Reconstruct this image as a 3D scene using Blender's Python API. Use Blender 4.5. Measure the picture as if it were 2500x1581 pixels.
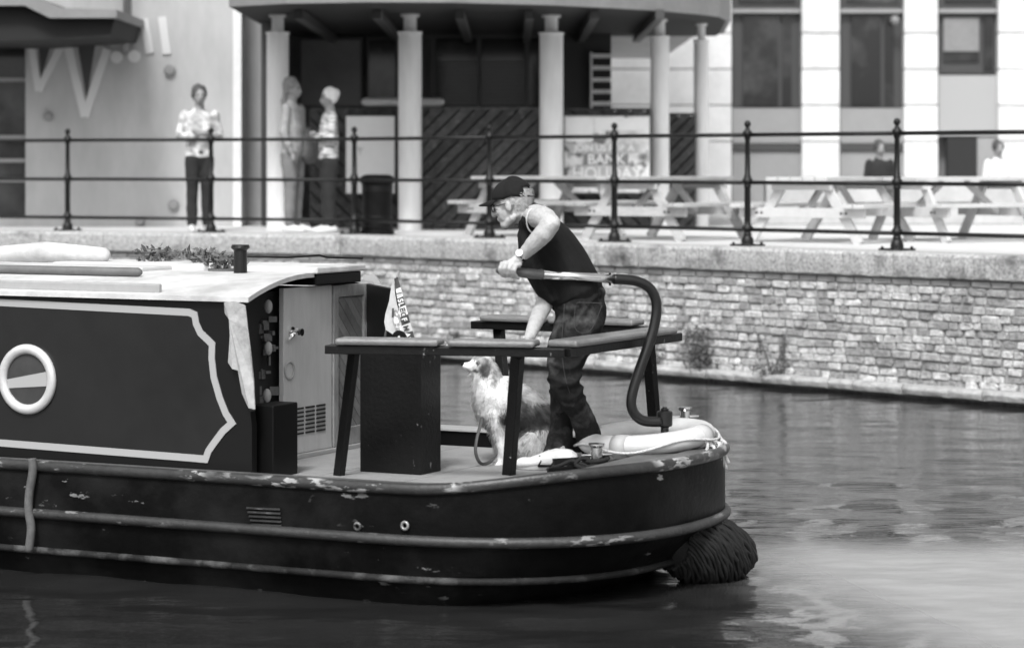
import bpy, math, random
from mathutils import Vector, Matrix, noise
random.seed(7)
for o in list(bpy.data.objects): bpy.data.objects.remove(o)
S = bpy.context.scene
V = Vector
# ---------------------------------------------------------------- camera, sky, sun, exposure
F = 6500.0; CAMZ = 2.08; HOR = 400.0        # focal length in photo pixels, eye height over the water, horizon row
cam = bpy.data.cameras.new('camera'); camo = bpy.data.objects.new('camera', cam); S.collection.objects.link(camo)
camo.location = (0, 0, CAMZ); camo.rotation_euler = (math.pi/2, 0, 0)
cam.sensor_width = 36; cam.lens = F/2500*36; cam.shift_y = -(790.5-HOR)/2500; cam.clip_end = 600; cam.clip_start = .5
cam.dof.use_dof = True; cam.dof.focus_distance = 14.7; cam.dof.aperture_fstop = 2.45
S.camera = camo
W = bpy.data.worlds.new('World'); S.world = W; W.use_nodes = True
nt = W.node_tree; bg = nt.nodes['Background']
sky = nt.nodes.new('ShaderNodeTexSky'); sky.sky_type = 'NISHITA'; sky.sun_disc = False
SUN_EL, SUN_AZ = math.radians(50), math.radians(192)    # azimuth clockwise from +Y
sky.sun_elevation = SUN_EL; sky.sun_rotation = SUN_AZ; sky.dust_density = 4; sky.air_density = 1.5
bw = nt.nodes.new('ShaderNodeRGBToBW')                   # black-and-white photograph: neutral daylight
nt.links.new(sky.outputs[0], bw.inputs[0]); nt.links.new(bw.outputs[0], bg.inputs[0]); bg.inputs[1].default_value = .115
sl = bpy.data.lights.new('sun', 'SUN'); sl.energy = 1.5; sl.angle = math.radians(12); sl.color = (1, 1, 1)
so = bpy.data.objects.new('sun', sl); S.collection.objects.link(so)
sd = V((math.sin(SUN_AZ)*math.cos(SUN_EL), math.cos(SUN_AZ)*math.cos(SUN_EL), math.sin(SUN_EL)))
so.rotation_euler = sd.to_track_quat('Z', 'Y').to_euler(); so.location = (0, 0, 20)
S.view_settings.view_transform = 'Standard'; S.view_settings.look = 'None'; S.view_settings.gamma = 1
S.view_settings.exposure = 0.92
S.view_settings.use_curve_mapping = False
# ---------------------------------------------------------------- coordinates
def P(px, py, D): return V(((px-1250)*D/F, D, CAMZ-(py-HOR)*D/F))
TH = math.radians(27); ca, sa = math.cos(TH), math.sin(TH)     # the boat points away to the left by 27 degrees
def B(u, v, z): return V((ca*u+sa*v, -sa*u+ca*v, z))
def PV(px, py, v):                                             # pixel on the vertical plane v = const of the boat
    return P(px, py, v/(ca+sa*(px-1250)/F))
def PU(px, py, u):
    return P(px, py, u/(ca*(px-1250)/F-sa))
QZ = 1.28                                                      # quay height
DZ = .52                                                       # deck height
def lerp(a, b, t): return a+(b-a)*t
def sm(a, b, x):
    t = max(0, min(1, (x-a)/(b-a))); return t*t*(3-2*t)
# ---------------------------------------------------------------- materials
MATS = {}
def mat(name, g=.5, rough=.6, var=0, vs=8, bump=0, bs=60, metal=0, spec=.5, rnd=0, streak=None, fleck=None, attr=None, coat=0, stretch=(1,1,1), blotch=None):
    if name in MATS: return MATS[name]
    m = bpy.data.materials.new(name); m.use_nodes = True; n = m.node_tree; b = n.nodes['Principled BSDF']
    N = n.nodes.new; L = n.links.new
    b.inputs['Roughness'].default_value = rough; b.inputs['Metallic'].default_value = metal
    b.inputs['Specular IOR Level'].default_value = spec; b.inputs['Coat Weight'].default_value = coat
    tc = N('ShaderNodeTexCoord'); mp = N('ShaderNodeMapping'); mp.inputs['Scale'].default_value = stretch
    geo = N('ShaderNodeNewGeometry'); L(geo.outputs['Position'], mp.inputs[0])
    val = N('ShaderNodeValue'); val.outputs[0].default_value = g; cur = val.outputs[0]
    def mth(op, a, c=None, d=None):
        k = N('ShaderNodeMath'); k.operation = op
        for i, x in enumerate((a, c, d)):
            if x is None: continue
            if isinstance(x, (int, float)): k.inputs[i].default_value = x
            else: L(x, k.inputs[i])
        return k.outputs[0]
    def nz(scale, det=5, src=None, rg=.6):
        k = N('ShaderNodeTexNoise'); k.inputs['Scale'].default_value = scale; k.inputs['Detail'].default_value = det
        k.inputs['Roughness'].default_value = rg; L(src or mp.outputs[0], k.inputs['Vector']); return k.outputs[0]
    def ramp(x, a, c):
        k = N('ShaderNodeMapRange'); k.inputs[1].default_value = a; k.inputs[2].default_value = c; L(x, k.inputs[0]); return k.outputs[0]
    if attr:
        at = N('ShaderNodeAttribute'); at.attribute_name = attr; cur = at.outputs['Fac']
    if var:
        a1 = mth('SUBTRACT', nz(vs), .5); a2 = mth('SUBTRACT', nz(vs*4.3), .5)
        s = mth('ADD', a1, mth('MULTIPLY', a2, .6)); cur = mth('MULTIPLY', cur, mth('MULTIPLY_ADD', s, 2.6*var, 1.0))
    if rnd:
        oi = N('ShaderNodeObjectInfo')
        r = mth('FRACT', mth('ADD', oi.outputs['Random'], geo.outputs['Random Per Island']))
        cur = mth('MULTIPLY', cur, mth('MULTIPLY_ADD', r, 2*rnd, 1-rnd))
    if blotch:                                   # (colour, scale, low, high) soft patches: dirt, wear, print, and reflections painted into glass
        k = ramp(nz(blotch[1], 6), blotch[2], blotch[3])
        mx = N('ShaderNodeMix'); L(k, mx.inputs[0]); L(cur, mx.inputs[2]); mx.inputs[3].default_value = blotch[0]; cur = mx.outputs[0]
    if fleck:                                   # (colour, scale, threshold, stretch)
        mp2 = N('ShaderNodeMapping'); mp2.inputs['Scale'].default_value = fleck[3]; L(geo.outputs['Position'], mp2.inputs[0])
        k = ramp(nz(fleck[1], 4, mp2.outputs[0]), fleck[2], fleck[2]+.03)
        k = mth('MULTIPLY', k, ramp(nz(fleck[1]*.13, 2), .5, .62))
        mx = N('ShaderNodeMix'); L(k, mx.inputs[0]); L(cur, mx.inputs[2]); mx.inputs[3].default_value = fleck[0]; cur = mx.outputs[0]
    cur = mth('MINIMUM', mth('MAXIMUM', cur, .004), .86)
    cb = N('ShaderNodeCombineColor')
    for i in range(3): L(cur, cb.inputs[i])
    L(cb.outputs[0], b.inputs['Base Color'])
    if bump:
        bp = N('ShaderNodeBump'); bp.inputs['Strength'].default_value = bump; bp.inputs['Distance'].default_value = .01
        L(nz(bs, 5), bp.inputs['Height']); L(bp.outputs[0], b.inputs['Normal'])
    MATS[name] = m; return m
# ---------------------------------------------------------------- mesh builder
class MB:
    def __init__(s): s.v = []; s.f = []; s.c = None
    def add(s, vs, fs):
        k = len(s.v); s.v += [V(x) for x in vs]; s.f += [tuple(i+k for i in f) for f in fs]; return s
    def hexa(s, a, b):      # two matching polygons (bottom, top)
        n = len(a)
        return s.add(list(a)+list(b), [tuple(range(n))[::-1], tuple(range(n, 2*n))]+[(i, (i+1) % n, n+(i+1) % n, n+i) for i in range(n)])
    def prism(s, poly, off):
        off = V(off); return s.hexa([V(p) for p in poly], [V(p)+off for p in poly])
    def box(s, c, sz, rz=0, R=None):
        R = R or Matrix.Rotation(rz, 3, 'Z'); c = V(c); h = V(sz)/2
        q = [(-1,-1),(1,-1),(1,1),(-1,1)]
        return s.hexa([c+R@V((x*h.x, y*h.y, -h.z)) for x, y in q], [c+R@V((x*h.x, y*h.y, h.z)) for x, y in q])
    def bar(s, a, b, w, t, side=None):  # rectangular bar from a to b, w along side direction, t across
        a = V(a); b = V(b); d = (b-a).normalized(); side = V(side) if side else V((0, 1, 0)); side = (side-d*side.dot(d)).normalized(); o = d.cross(side)
        q = [a+side*w/2*i+o*t/2*j for i, j in ((-1,-1),(1,-1),(1,1),(-1,1))]
        return s.prism(q, b-a)
    def loft(s, path, rad, side=None, n=12, cap=True, rnd=True):
        path = [V(p) for p in path]; m = len(path); rings = []; prev = None
        for i, p in enumerate(path):
            t = ((path[min(i+1, m-1)]-p).normalized() if i < m-1 else V((0,0,0))) + ((p-path[max(i-1, 0)]).normalized() if i else V((0,0,0)))
            t = t.normalized() if t.length > 1e-6 else V((0,0,1))
            if side is not None: a = V(side)
            elif prev is None: a = V((0,0,1)) if abs(t.z) < .9 else V((1,0,0))
            else: a = prev
            a = (a-t*a.dot(t))
            a = a.normalized() if a.length > 1e-5 else t.orthogonal().normalized(); prev = a; b = t.cross(a)
            r = rad[i] if isinstance(rad, list) else rad
            ra, rb = r if isinstance(r, (list, tuple)) else (r, r)
            rings.append((p, a, b, ra, rb, t))
        if cap and rnd:
            p, a, b, ra, rb, t = rings[0]; e = min(ra, rb); rings.insert(0, (p-t*e*.75, a, b, ra*.6, rb*.6, t)); rings.insert(0, (p-t*e*.98, a, b, ra*.2, rb*.2, t))
            p, a, b, ra, rb, t = rings[-1]; e = min(ra, rb); rings.append((p+t*e*.75, a, b, ra*.6, rb*.6, t)); rings.append((p+t*e*.98, a, b, ra*.2, rb*.2, t))
        vs = []
        for p, a, b, ra, rb, t in rings:
            for k in range(n):
                q = 2*math.pi*k/n; vs.append(p+a*ra*math.cos(q)+b*rb*math.sin(q))
        M = len(rings); fs = [(i*n+k, i*n+(k+1) % n, (i+1)*n+(k+1) % n, (i+1)*n+k) for i in range(M-1) for k in range(n)]
        if cap: fs += [tuple(range(n))[::-1], tuple(range((M-1)*n, M*n))]
        return s.add(vs, fs)
    def tube(s, path, r, n=12): return s.loft(path, r, n=n, rnd=False)
    def lathe(s, c, prof, n=20, axis=(0,0,1)):   # prof: (radius, height)
        c = V(c); ax = V(axis).normalized(); a = ax.orthogonal().normalized(); b = ax.cross(a); vs = []
        for r, h in prof:
            for k in range(n):
                q = 2*math.pi*k/n; vs.append(c+ax*h+(a*math.cos(q)+b*math.sin(q))*max(r, 1e-4))
        M = len(prof); fs = [(i*n+k, i*n+(k+1) % n, (i+1)*n+(k+1) % n, (i+1)*n+k) for i in range(M-1) for k in range(n)]
        return s.add(vs, fs+[tuple(range(n))[::-1], tuple(range((M-1)*n, M*n))])
    def ell(s, c, r, R=None, n=14, m=8):
        R = R or Matrix.Identity(3); r = V(r) if not isinstance(r, (int, float)) else V((r,r,r)); c = V(c); vs = []
        for i in range(m+1):
            p = math.pi*(i+.02*(i == 0)-.02*(i == m))/m
            for k in range(n):
                q = 2*math.pi*k/n; vs.append(c+R@V((r.x*math.sin(p)*math.cos(q), r.y*math.sin(p)*math.sin(q), r.z*math.cos(p))))
        fs = [(i*n+k, (i+1)*n+k, (i+1)*n+(k+1) % n, i*n+(k+1) % n) for i in range(m) for k in range(n)]
        return s.add(vs, fs+[tuple(range(n)), tuple(range(m*n, (m+1)*n))[::-1]])
    def torus(s, c, R_, r, R=None, n=48, m=14, rz=None):
        R = R or Matrix.Identity(3); c = V(c); vs = []; rz = rz or r
        for i in range(n):
            q = 2*math.pi*i/n
            for k in range(m):
                p = 2*math.pi*k/m; vs.append(c+R@V(((R_+r*math.cos(p))*math.cos(q), (R_+r*math.cos(p))*math.sin(q), rz*math.sin(p))))
        return s.add(vs, [(i*m+k, ((i+1) % n)*m+k, ((i+1) % n)*m+(k+1) % m, i*m+(k+1) % m) for i in range(n) for k in range(m)])
    def wobble(s, amp, sc, seed=0):
        for i, p in enumerate(s.v): s.v[i] = p+noise.noise_vector(p*sc+V((seed, seed*2, 0)))*amp
        return s
def wloc(o):
    l = V((0,0,0))
    while o: l += o.location; o = o.parent
    return l
def fixn(me):
    import bmesh
    bm = bmesh.new(); bm.from_mesh(me); bmesh.ops.recalc_face_normals(bm, faces=bm.faces); bm.to_mesh(me); bm.free()
def mk(name, mb, m, parent=None, smooth=False, bevel=0, kind=None, label=None, attr=None, fix=True, normals=None):
    vs = mb.v
    if parent: base = wloc(parent)
    else:
        xs = [p.x for p in vs]; ys = [p.y for p in vs]; base = V(((min(xs)+max(xs))/2, (min(ys)+max(ys))/2, min(p.z for p in vs)))
    me = bpy.data.meshes.new(name); me.from_pydata([p-base for p in vs], [], mb.f); me.update()
    if fix: fixn(me)
    if attr:
        a = me.attributes.new(attr[0], 'FLOAT', 'POINT'); a.data.foreach_set('value', attr[1])
    if m: me.materials.append(m)
    if normals: me.polygons.foreach_set('use_smooth', [True]*len(me.polygons)); me.normals_split_custom_set_from_vertices(normals)
    if smooth: me.polygons.foreach_set('use_smooth', [True]*len(me.polygons))
    o = bpy.data.objects.new(name, me); S.collection.objects.link(o)
    if parent: o.parent = parent
    else: o.location = base
    if bevel:
        b = o.modifiers.new('bevel', 'BEVEL'); b.width = bevel; b.segments = 2; b.limit_method = 'ANGLE'; b.angle_limit = math.radians(40)
    if kind: o['kind'] = kind
    if label: o['label'] = label
    return o
def thing(name, label, cat, loc, group=None):
    o = bpy.data.objects.new(name, None); S.collection.objects.link(o); o.location = loc; o.empty_display_size = .1
    o['label'] = label; o['category'] = cat
    if group: o['group'] = group
    return o
def tag(o, label, cat, group=None):
    o['label'] = label; o['category'] = cat
    if group: o['group'] = group
    return o
def remesh(name, mb, voxel, m, parent, smooth=4, disp=None, attrf=None, label=None):
    o = mk(name, mb, None, parent)
    r = o.modifiers.new('r', 'REMESH'); r.mode = 'VOXEL'; r.voxel_size = voxel
    if smooth:
        q = o.modifiers.new('s', 'SMOOTH'); q.iterations = smooth; q.factor = .6
    dg = bpy.context.evaluated_depsgraph_get(); dg.update()
    me = bpy.data.meshes.new_from_object(o.evaluated_get(dg)); old = o.data
    o.modifiers.clear(); o.data = me; bpy.data.meshes.remove(old); me.name = name
    base = wloc(o)
    if disp:
        nn = [v.normal.copy() for v in me.vertices]
        for v, n_ in zip(me.vertices, nn): v.co += n_*disp(v.co+base)
        me.update()
    me.polygons.foreach_set('use_smooth', [True]*len(me.polygons)); me.materials.clear(); me.materials.append(m)
    if attrf:
        a = me.attributes.new('shade', 'FLOAT', 'POINT'); a.data.foreach_set('value', [attrf(v.co+base) for v in me.vertices])
    if label: o['label'] = label
    return o
def copy_tree(o, parent=None):
    c = o.copy(); S.collection.objects.link(c); c.parent = parent
    for ch in o.children: copy_tree(ch, c)
    return c
def clip(poly, rect):       # convex polygon (2D) clipped to rect x0,y0,x1,y1
    def half(pl, f):
        out = []
        for i in range(len(pl)):
            a, b = pl[i], pl[(i+1) % len(pl)]; fa, fb = f(a), f(b)
            if fa >= 0: out.append(a)
            if fa*fb < 0:
                t = fa/(fa-fb); out.append((a[0]+(b[0]-a[0])*t, a[1]+(b[1]-a[1])*t))
        return out
    for f in (lambda p: p[0]-rect[0], lambda p: rect[2]-p[0], lambda p: p[1]-rect[1], lambda p: rect[3]-p[1]):
        poly = half(poly, f)
        if len(poly) < 3: return None
    return poly
def text(body, size, M, m, parent, name='lettering', depth=.001, bold=0, sx=1):
    c = bpy.data.curves.new('t', 'FONT'); c.body = body; c.size = size; c.extrude = depth; c.align_x = 'CENTER'; c.align_y = 'CENTER'; c.offset = bold
    o = bpy.data.objects.new('t', c); S.collection.objects.link(o); dg = bpy.context.evaluated_depsgraph_get(); dg.update()
    me = bpy.data.meshes.new_from_object(o.evaluated_get(dg)); bpy.data.objects.remove(o)
    me.transform(Matrix.Scale(sx, 4, V((1,0,0)))); me.transform(M); me.transform(Matrix.Translation(-wloc(parent))); me.name = name
    me.materials.clear(); me.materials.append(m); k = bpy.data.objects.new(name, me); S.collection.objects.link(k); k.parent = parent
    return k
def facing(p, ex, ey):      # text matrix: origin p, x axis ex, y axis ey
    ex = V(ex).normalized(); ey = V(ey).normalized(); ez = ex.cross(ey)
    M = Matrix.Identity(4)
    for i in range(3): M[i][0] = ex[i]; M[i][1] = ey[i]; M[i][2] = ez[i]; M[i][3] = p[i]
    return M
# the palette (neutral greys, real-world reflectances)
m_stone = mat('granite_coping', .40, .85, 1.0, 38, 1, 90, blotch=(.07, 2.2, .56, .72))
m_brick = mat('stock_brick', .42, .9, .8, 18, 1, 70, rnd=.38, blotch=(.1, 1.9, .60, .76))
m_brickp = mat('smooth_brick', .26, .85, .25, 10, .4, 60, rnd=.18)
m_mortar = mat('mortar', .26, .95, .6, 30, .8, 80)
m_ledge = mat('ledge_stone', .36, .8, .4, 9, .5, 50, blotch=(.18, 5, .55, .75))
m_quay = mat('quay_paving', .58, .8, .15, 3, .2, 60)
m_iron = mat('black_iron', .008, .4, .3, 20, .3, 120, spec=.3)
m_blackst = mat('black_boat_paint', .006, .33, .4, 10, .15, 40, spec=.3, fleck=(.45, 26, .60, (.35,.35,1)))
m_hull = mat('black_hull_paint', .006, .36, .5, 3, .25, 30, spec=.07, fleck=(.22, 17, .63, (.45,.45,1.2)), blotch=(.022, 1.5, .5, .8))
m_band = mat('gunwale_band', .03, .36, .6, 8, .3, 60, fleck=(.36, 24, .52, (.4,.4,1.6)))
m_strake = mat('strake_paint', .03, .5, .6, 5, .4, 40, fleck=(.2, 20, .57, (.4,.4,1.5)))
m_low = mat('scuffed_strake', .015, .7, .7, 6, .5, 40, spec=.2, blotch=(.13, 5, .5, .75))
m_deck = mat('deck_boards', .27, .7, .2, 5, .25, 60)
m_cabin = mat('cabin_panel_paint', .015, .28, .3, 2, .08, 6, spec=.35)
m_cabinb = mat('cabin_border_paint', .007, .3, spec=.3)
m_line = mat('coach_line_paint', .36, .4)
m_roof = mat('roof_paint', .55, .6, .3, 3, .2, 50, blotch=(.32, 2.4, .52, .72))
m_pad = mat('varnished_slat', .17, .3, .5, 12, .3, 60, stretch=(1,1,4))
m_postp = mat('dark_post_paint', .006, .4, spec=.22, var=.4, vs=8, bump=.2, bs=50, fleck=(.3, 40, .66, (1,1,.5)))
m_grip = mat('wooden_grip', .09, .45, .4, 20)
m_chrome = mat('polished_brass', .85, .16, .15, 10, metal=1)
m_tiller = mat('tiller_paint', .009, .3, .2, 10)
m_skin = mat('skin', .43, .5, .3, 30, .3, 140)
m_shirt = mat('shirt_cotton', .009, .85, .5, 10, .35, 300, spec=.2)
m_shirttrim = mat('shirt_trim', .6, .8)
m_jeans = mat('jeans_denim', .016, .9, .8, 9, .4, 260, spec=.15, blotch=(.12, 8, .5, .8))
m_stitch = mat('jean_stitch', .045, .9)
m_cap = mat('cap_cotton', .012, .9, .3, 14, .35, 260, spec=.2)
m_hair = mat('white_hair', .6, .7, .5, 60, .5, 200)
m_shoe = mat('white_leather', .72, .5, .12, 20, .2, 120)
m_black = mat('black_plastic', .004, .45, spec=.18)
m_white = mat('white_plastic', .72, .4, .08, 8)
m_wrope = mat('white_rope', .6, .8, .4, 80, .8, 160)
m_brope = mat('black_rope', .009, .8, .4, 80, .9, 160)
m_timber = mat('pale_table_timber', .4, .75, .3, 6, .3, 60, stretch=(1,1,3), rnd=.12)
m_fence = mat('weathered_fence_boards', .055, .85, .7, 10, .6, 60, rnd=.35, blotch=(.2, 14, .6, .8))
m_col = mat('white_column_paint', .74, .6, .2, 2, stretch=(2,2,.3))
m_render = mat('painted_render', .42, .9, .22, 1.2, .3, 50, stretch=(1,1,.35), blotch=(.30, .9, .52, .8))
m_ashlar = mat('pale_ashlar', .64, .85, .16, 2, .3, 40, rnd=.09)
m_dark = mat('dark_interior', .015, .8)
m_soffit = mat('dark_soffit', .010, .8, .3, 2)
m_fascia = mat('fascia_paint', .2, .6, .2, 3)
m_glass = mat('dark_window_glass', .02, .08, spec=.5, blotch=(.09, 1.1, .5, .8))  # paler patches put reflections and room tones into the glass colour
m_frame = mat('window_frame_paint', .045, .5)
m_spandrel = mat('grey_spandrel_panel', .25, .6, .1, 2)
m_leaf = mat('weed_leaf', .09, .6, .5, 20, rnd=.4)
m_stem = mat('weed_stem', .1, .8)
# ================================================================ SETTING
# ---- the quay edge in plan: a corner just left of the middle, walls running off both ways
QL, QC, QR = V((-18.0, 37.34, 0)), V((-1.7, 29.87, 0)), V((12.0, 15.2, 0))
tL = (QC-QL).normalized(); tR = (QR-QC).normalized()
nL = V((tL.y, -tL.x, 0)); nR = V((tR.y, -tR.x, 0))
def offs(d):        # quay polyline moved d metres towards the canal
    a = QL+nL*d; c2 = QR+nR*d
    # mitre
    p = QC+nL*d; q = QC+nR*d
    den = tL.x*tR.y-tL.y*tR.x; w = q-p; s_ = (w.x*tR.y-w.y*tR.x)/den
    return a, p+tL*s_, c2
def zz(p, z): return V((p.x, p.y, z))
EDGE = .42
a, c, r = offs(EDGE-.35)
mb = MB(); poly = [zz(a, 0), zz(c, 0), zz(r, 0), V((120, 15.2, 0)), V((120, 300, 0)), V((-120, 300, 0)), V((-120, 37, 0))]
mb.hexa([zz(p, -.6) for p in poly], [zz(p, QZ) for p in poly])
mk('quay', mb, m_quay, kind='structure')
# ---- water: one grid with real ripples and a wake
import numpy as np
x0, x1, y0, y1, st = -9, 13, 5.5, 34, .05
nx = int((x1-x0)/st); ny = int((y1-y0)/st)
gx, gy = np.meshgrid(np.linspace(x0, x1, nx), np.linspace(y0, y1, ny))
rs = np.random.RandomState(3); h = np.zeros_like(gx)
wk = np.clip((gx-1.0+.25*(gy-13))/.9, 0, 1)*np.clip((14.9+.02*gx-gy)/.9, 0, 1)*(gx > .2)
sh = np.clip((14.6-gy)/1.2, 0, 1)
for i in range(80):
    wl = .10*(2.2**(rs.rand()*3)); ang = rs.normal(math.pi/2, .75); k = 2*math.pi/wl; ph = rs.rand()*6.28
    cx = np.sin(gx*(.31+rs.rand()*.5)+gy*(.4*rs.rand())+rs.rand()*6)
    wave = np.sin(k*(gx*math.cos(ang)+gy*math.sin(ang))+ph+1.2*cx)
    h += wave*wl*(.00085 if wl > .25 else .0004)*(1+.5*sh+ (.2 if wl > .25 else .5)*wk)
r2 = rs.rand(80, 4)
for i in range(70):
    cx_, cy_ = 1.0+r2[i, 0]*5, 10.5+r2[i, 1]*4; s_ = .1+.25*r2[i, 2]
    h += wk*.006*(r2[i, 3]-.4)*np.exp(-(((gx-cx_)/(s_*2.2))**2+((gy-cy_)/s_)**2))
vv = np.stack([gx, gy, h], -1).reshape(-1, 3)
idx = np.arange(nx*ny).reshape(ny, nx); q = np.stack([idx[:-1, :-1], idx[:-1, 1:], idx[1:, 1:], idx[1:, :-1]], -1).reshape(-1, 4)
me = bpy.data.meshes.new('water'); me.vertices.add(len(vv)); me.vertices.foreach_set('co', vv.ravel())
me.loops.add(q.size); me.loops.foreach_set('vertex_index', q.ravel().astype(np.int32)); me.polygons.add(len(q))
me.polygons.foreach_set('loop_start', np.arange(0, q.size, 4, dtype=np.int32)); me.polygons.foreach_set('loop_total', np.full(len(q), 4, np.int32))
me.update(calc_edges=True); me.polygons.foreach_set('use_smooth', [True]*len(q))
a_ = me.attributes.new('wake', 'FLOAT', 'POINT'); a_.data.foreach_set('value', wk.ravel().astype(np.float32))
wm = bpy.data.materials.new('canal_water'); wm.use_nodes = True; n_ = wm.node_tree; pb = n_.nodes['Principled BSDF']; N = n_.nodes.new; L = n_.links.new
pb.inputs['Roughness'].default_value = .03; pb.inputs['IOR'].default_value = 1.42; pb.inputs['Specular IOR Level'].default_value = .5
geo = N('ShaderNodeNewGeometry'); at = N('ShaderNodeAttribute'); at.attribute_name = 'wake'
mp = N('ShaderNodeMapping'); mp.inputs['Scale'].default_value = (.55, 1.5, 1); L(geo.outputs['Position'], mp.inputs[0])
n1 = N('ShaderNodeTexNoise'); n1.inputs['Scale'].default_value = 9; n1.inputs['Detail'].default_value = 4; L(mp.outputs[0], n1.inputs[0])
bp = N('ShaderNodeBump'); bp.inputs['Strength'].default_value = .35; bp.inputs['Distance'].default_value = .012; L(n1.outputs[0], bp.inputs['Height']); L(bp.outputs[0], pb.inputs['Normal'])
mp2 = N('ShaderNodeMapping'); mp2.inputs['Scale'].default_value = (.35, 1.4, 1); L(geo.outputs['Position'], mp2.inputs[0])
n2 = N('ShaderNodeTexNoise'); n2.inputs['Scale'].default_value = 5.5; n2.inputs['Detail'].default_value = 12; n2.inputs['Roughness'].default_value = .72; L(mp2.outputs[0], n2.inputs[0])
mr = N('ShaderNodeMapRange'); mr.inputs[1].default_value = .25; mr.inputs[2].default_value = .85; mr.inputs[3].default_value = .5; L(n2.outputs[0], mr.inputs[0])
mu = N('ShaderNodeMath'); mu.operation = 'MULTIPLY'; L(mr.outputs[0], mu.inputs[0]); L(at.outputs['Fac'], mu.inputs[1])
mx = N('ShaderNodeMix'); mx.data_type = 'RGBA'; L(mu.outputs[0], mx.inputs[0]); mx.inputs[6].default_value = (.020,)*3+(1,); mx.inputs[7].default_value = (.40,)*3+(1,)  # pale wake colour: aerated water, and sky reflection painted into the base colour
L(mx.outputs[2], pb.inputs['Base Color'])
mr2 = N('ShaderNodeMath'); mr2.operation = 'MULTIPLY_ADD'; mr2.inputs[1].default_value = .3; mr2.inputs[2].default_value = .03; L(at.outputs['Fac'], mr2.inputs[0]); L(mr2.outputs[0], pb.inputs['Roughness'])
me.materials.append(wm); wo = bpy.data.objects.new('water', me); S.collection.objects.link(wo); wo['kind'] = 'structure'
mb = MB(); mb.add([(-140, -60, -.03), (140, -60, -.03), (140, 36, -.03), (-140, 36, -.03)], [(0,1,2,3)]); mk('water', mb, wm, kind='structure')
mb = MB(); mb.add([(-300, -300, -1.2), (300, -300, -1.2), (300, 560, -1.2), (-300, 560, -1.2)], [(0,1,2,3)]); mk('ground', mb, m_mortar, kind='structure')
# ---- canal wall with its bricks, coping stones and ledge stones
wallT = thing('canal_wall', 'old brick canal wall under granite coping, running the whole width behind the boat', 'wall', zz(offs(EDGE-.06)[1], 0))
a, c, r = offs(EDGE-.07); a2, c2, r2_ = offs(EDGE-.34)
for p_, q_, p2_, q2_ in ((a, c, a2, c2), (c, r, c2, r2_)):
    mb = MB(); mb.hexa([zz(p_, -.5), zz(q_, -.5), zz(q2_, -.5), zz(p2_, -.5)], [zz(p_, 1.07), zz(q_, 1.07), zz(q2_, 1.07), zz(p2_, 1.07)])
    mk('mortar_backing', mb, m_mortar, wallT)
def brick_mesh(seed):
    mb = MB(); rr = random.Random(seed); j = lambda s=.045: rr.uniform(-s, s)
    pts = [(-.5,0), (-.42,.5), (.42,.5), (.5,0), (.42,-.5), (-.42,-.5)] if seed % 3 == 0 else [(-.5,.4), (-.42,.5), (.42,.5), (.5,.4), (.5,-.4), (.42,-.5), (-.42,-.5), (-.5,-.4)]
    pts = [(x+j(), z+j()) for x, z in pts]
    back = [V((x, .5, z)) for x, z in pts]; mid = [V((x, -.2+j(), z)) for x, z in pts]; fr = [V((x*.84+j(.03), -.5+j(.12), z*.78+j(.03))) for x, z in pts]
    k = len(pts); mb.add(back+mid+fr, [(i, (i+1) % k, k+(i+1) % k, k+i) for i in range(k)]+[(k+i, k+(i+1) % k, 2*k+(i+1) % k, 2*k+i) for i in range(k)]+[tuple(range(2*k, 3*k))])
    return mb
BM = []
for i in range(9):
    mb = brick_mesh(i); me = bpy.data.meshes.new('brick'); me.from_pydata(mb.v, [], mb.f); me.update(); fixn(me); me.materials.append(m_brick); BM.append(me)
BP = []
for i in range(2):
    me = BM[i+1].copy(); me.materials.clear(); me.materials.append(m_brickp); BP.append(me)
bricks = []
def course(c0, t, n, smax, smin=0):
    zc = 1.065-.0; row = 0
    while zc > .17:
        hgt = .072 if row else .068
        s = smin-random.random()*.15
        while s < smax:
            w = random.choice((.105, .105, .125, .16, .215, .215)) if row else .215
            if 3 < row < 8 and random.random() < .3: w *= .8
            wob = .010*math.sin(s*2.3+row) if row > 1 else 0
            p = c0+t*(s+w/2); bricks.append([p, t, n, w-.012, hgt-.010, zc-hgt/2+wob+random.uniform(-.003, .003), row, random.uniform(-.012, .014) if row else 0])
            s += w+.003
        zc -= hgt+.002; row += 1
course(c, tR, nR, 9.6); course(c-tL*9, tL, nL, 8.97)
def bpx(b): return 1250+F*b[0].x/b[0].y
vis = [b for b in bricks if 930 < bpx(b) < 2510 and not (b[0].y > 29.4)]
vis.sort(key=lambda b: -b[3]*b[4]/b[0].y**2*(1.6 if bpx(b) < 2000 else 1)*(.2 if 1230 < bpx(b) < 1480 else 1))
top = set(id(b) for b in vis[:300]); rest = MB(); restp = MB(); T0 = wloc(wallT)
for b in bricks:
    p, t, n, w, hh, z, row, pr = b
    M = Matrix(((t.x, n.x*-1, 0), (t.y, n.y*-1, 0), (0, 0, 1)))
    me = random.choice(BM if row else BP)
    if id(b) in top:
        o = bpy.data.objects.new('brick', me); S.collection.objects.link(o); o.parent = wallT
        o.location = zz(p, z)+n*pr-T0; ang = math.atan2(t.y, t.x); o.rotation_euler = (0, random.uniform(-.03, .03) if row else 0, ang); o.scale = (w, .045, hh)
    else:
        ang = math.atan2(t.y, t.x); R = Matrix.Rotation(ang, 3, 'Z'); src = BM[random.randrange(9)] if row else BP[0]
        (rest if row else restp).add([zz(p, z)+n*pr+R@V((q.co.x*w, q.co.y*.045, q.co.z*hh)) for q in src.vertices], [tuple(f.vertices) for f in src.polygons])
mk('brickwork', rest, m_brick, wallT, kind='stuff', fix=False); mk('brickwork', restp, m_brickp, wallT, kind='stuff', fix=False)
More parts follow.
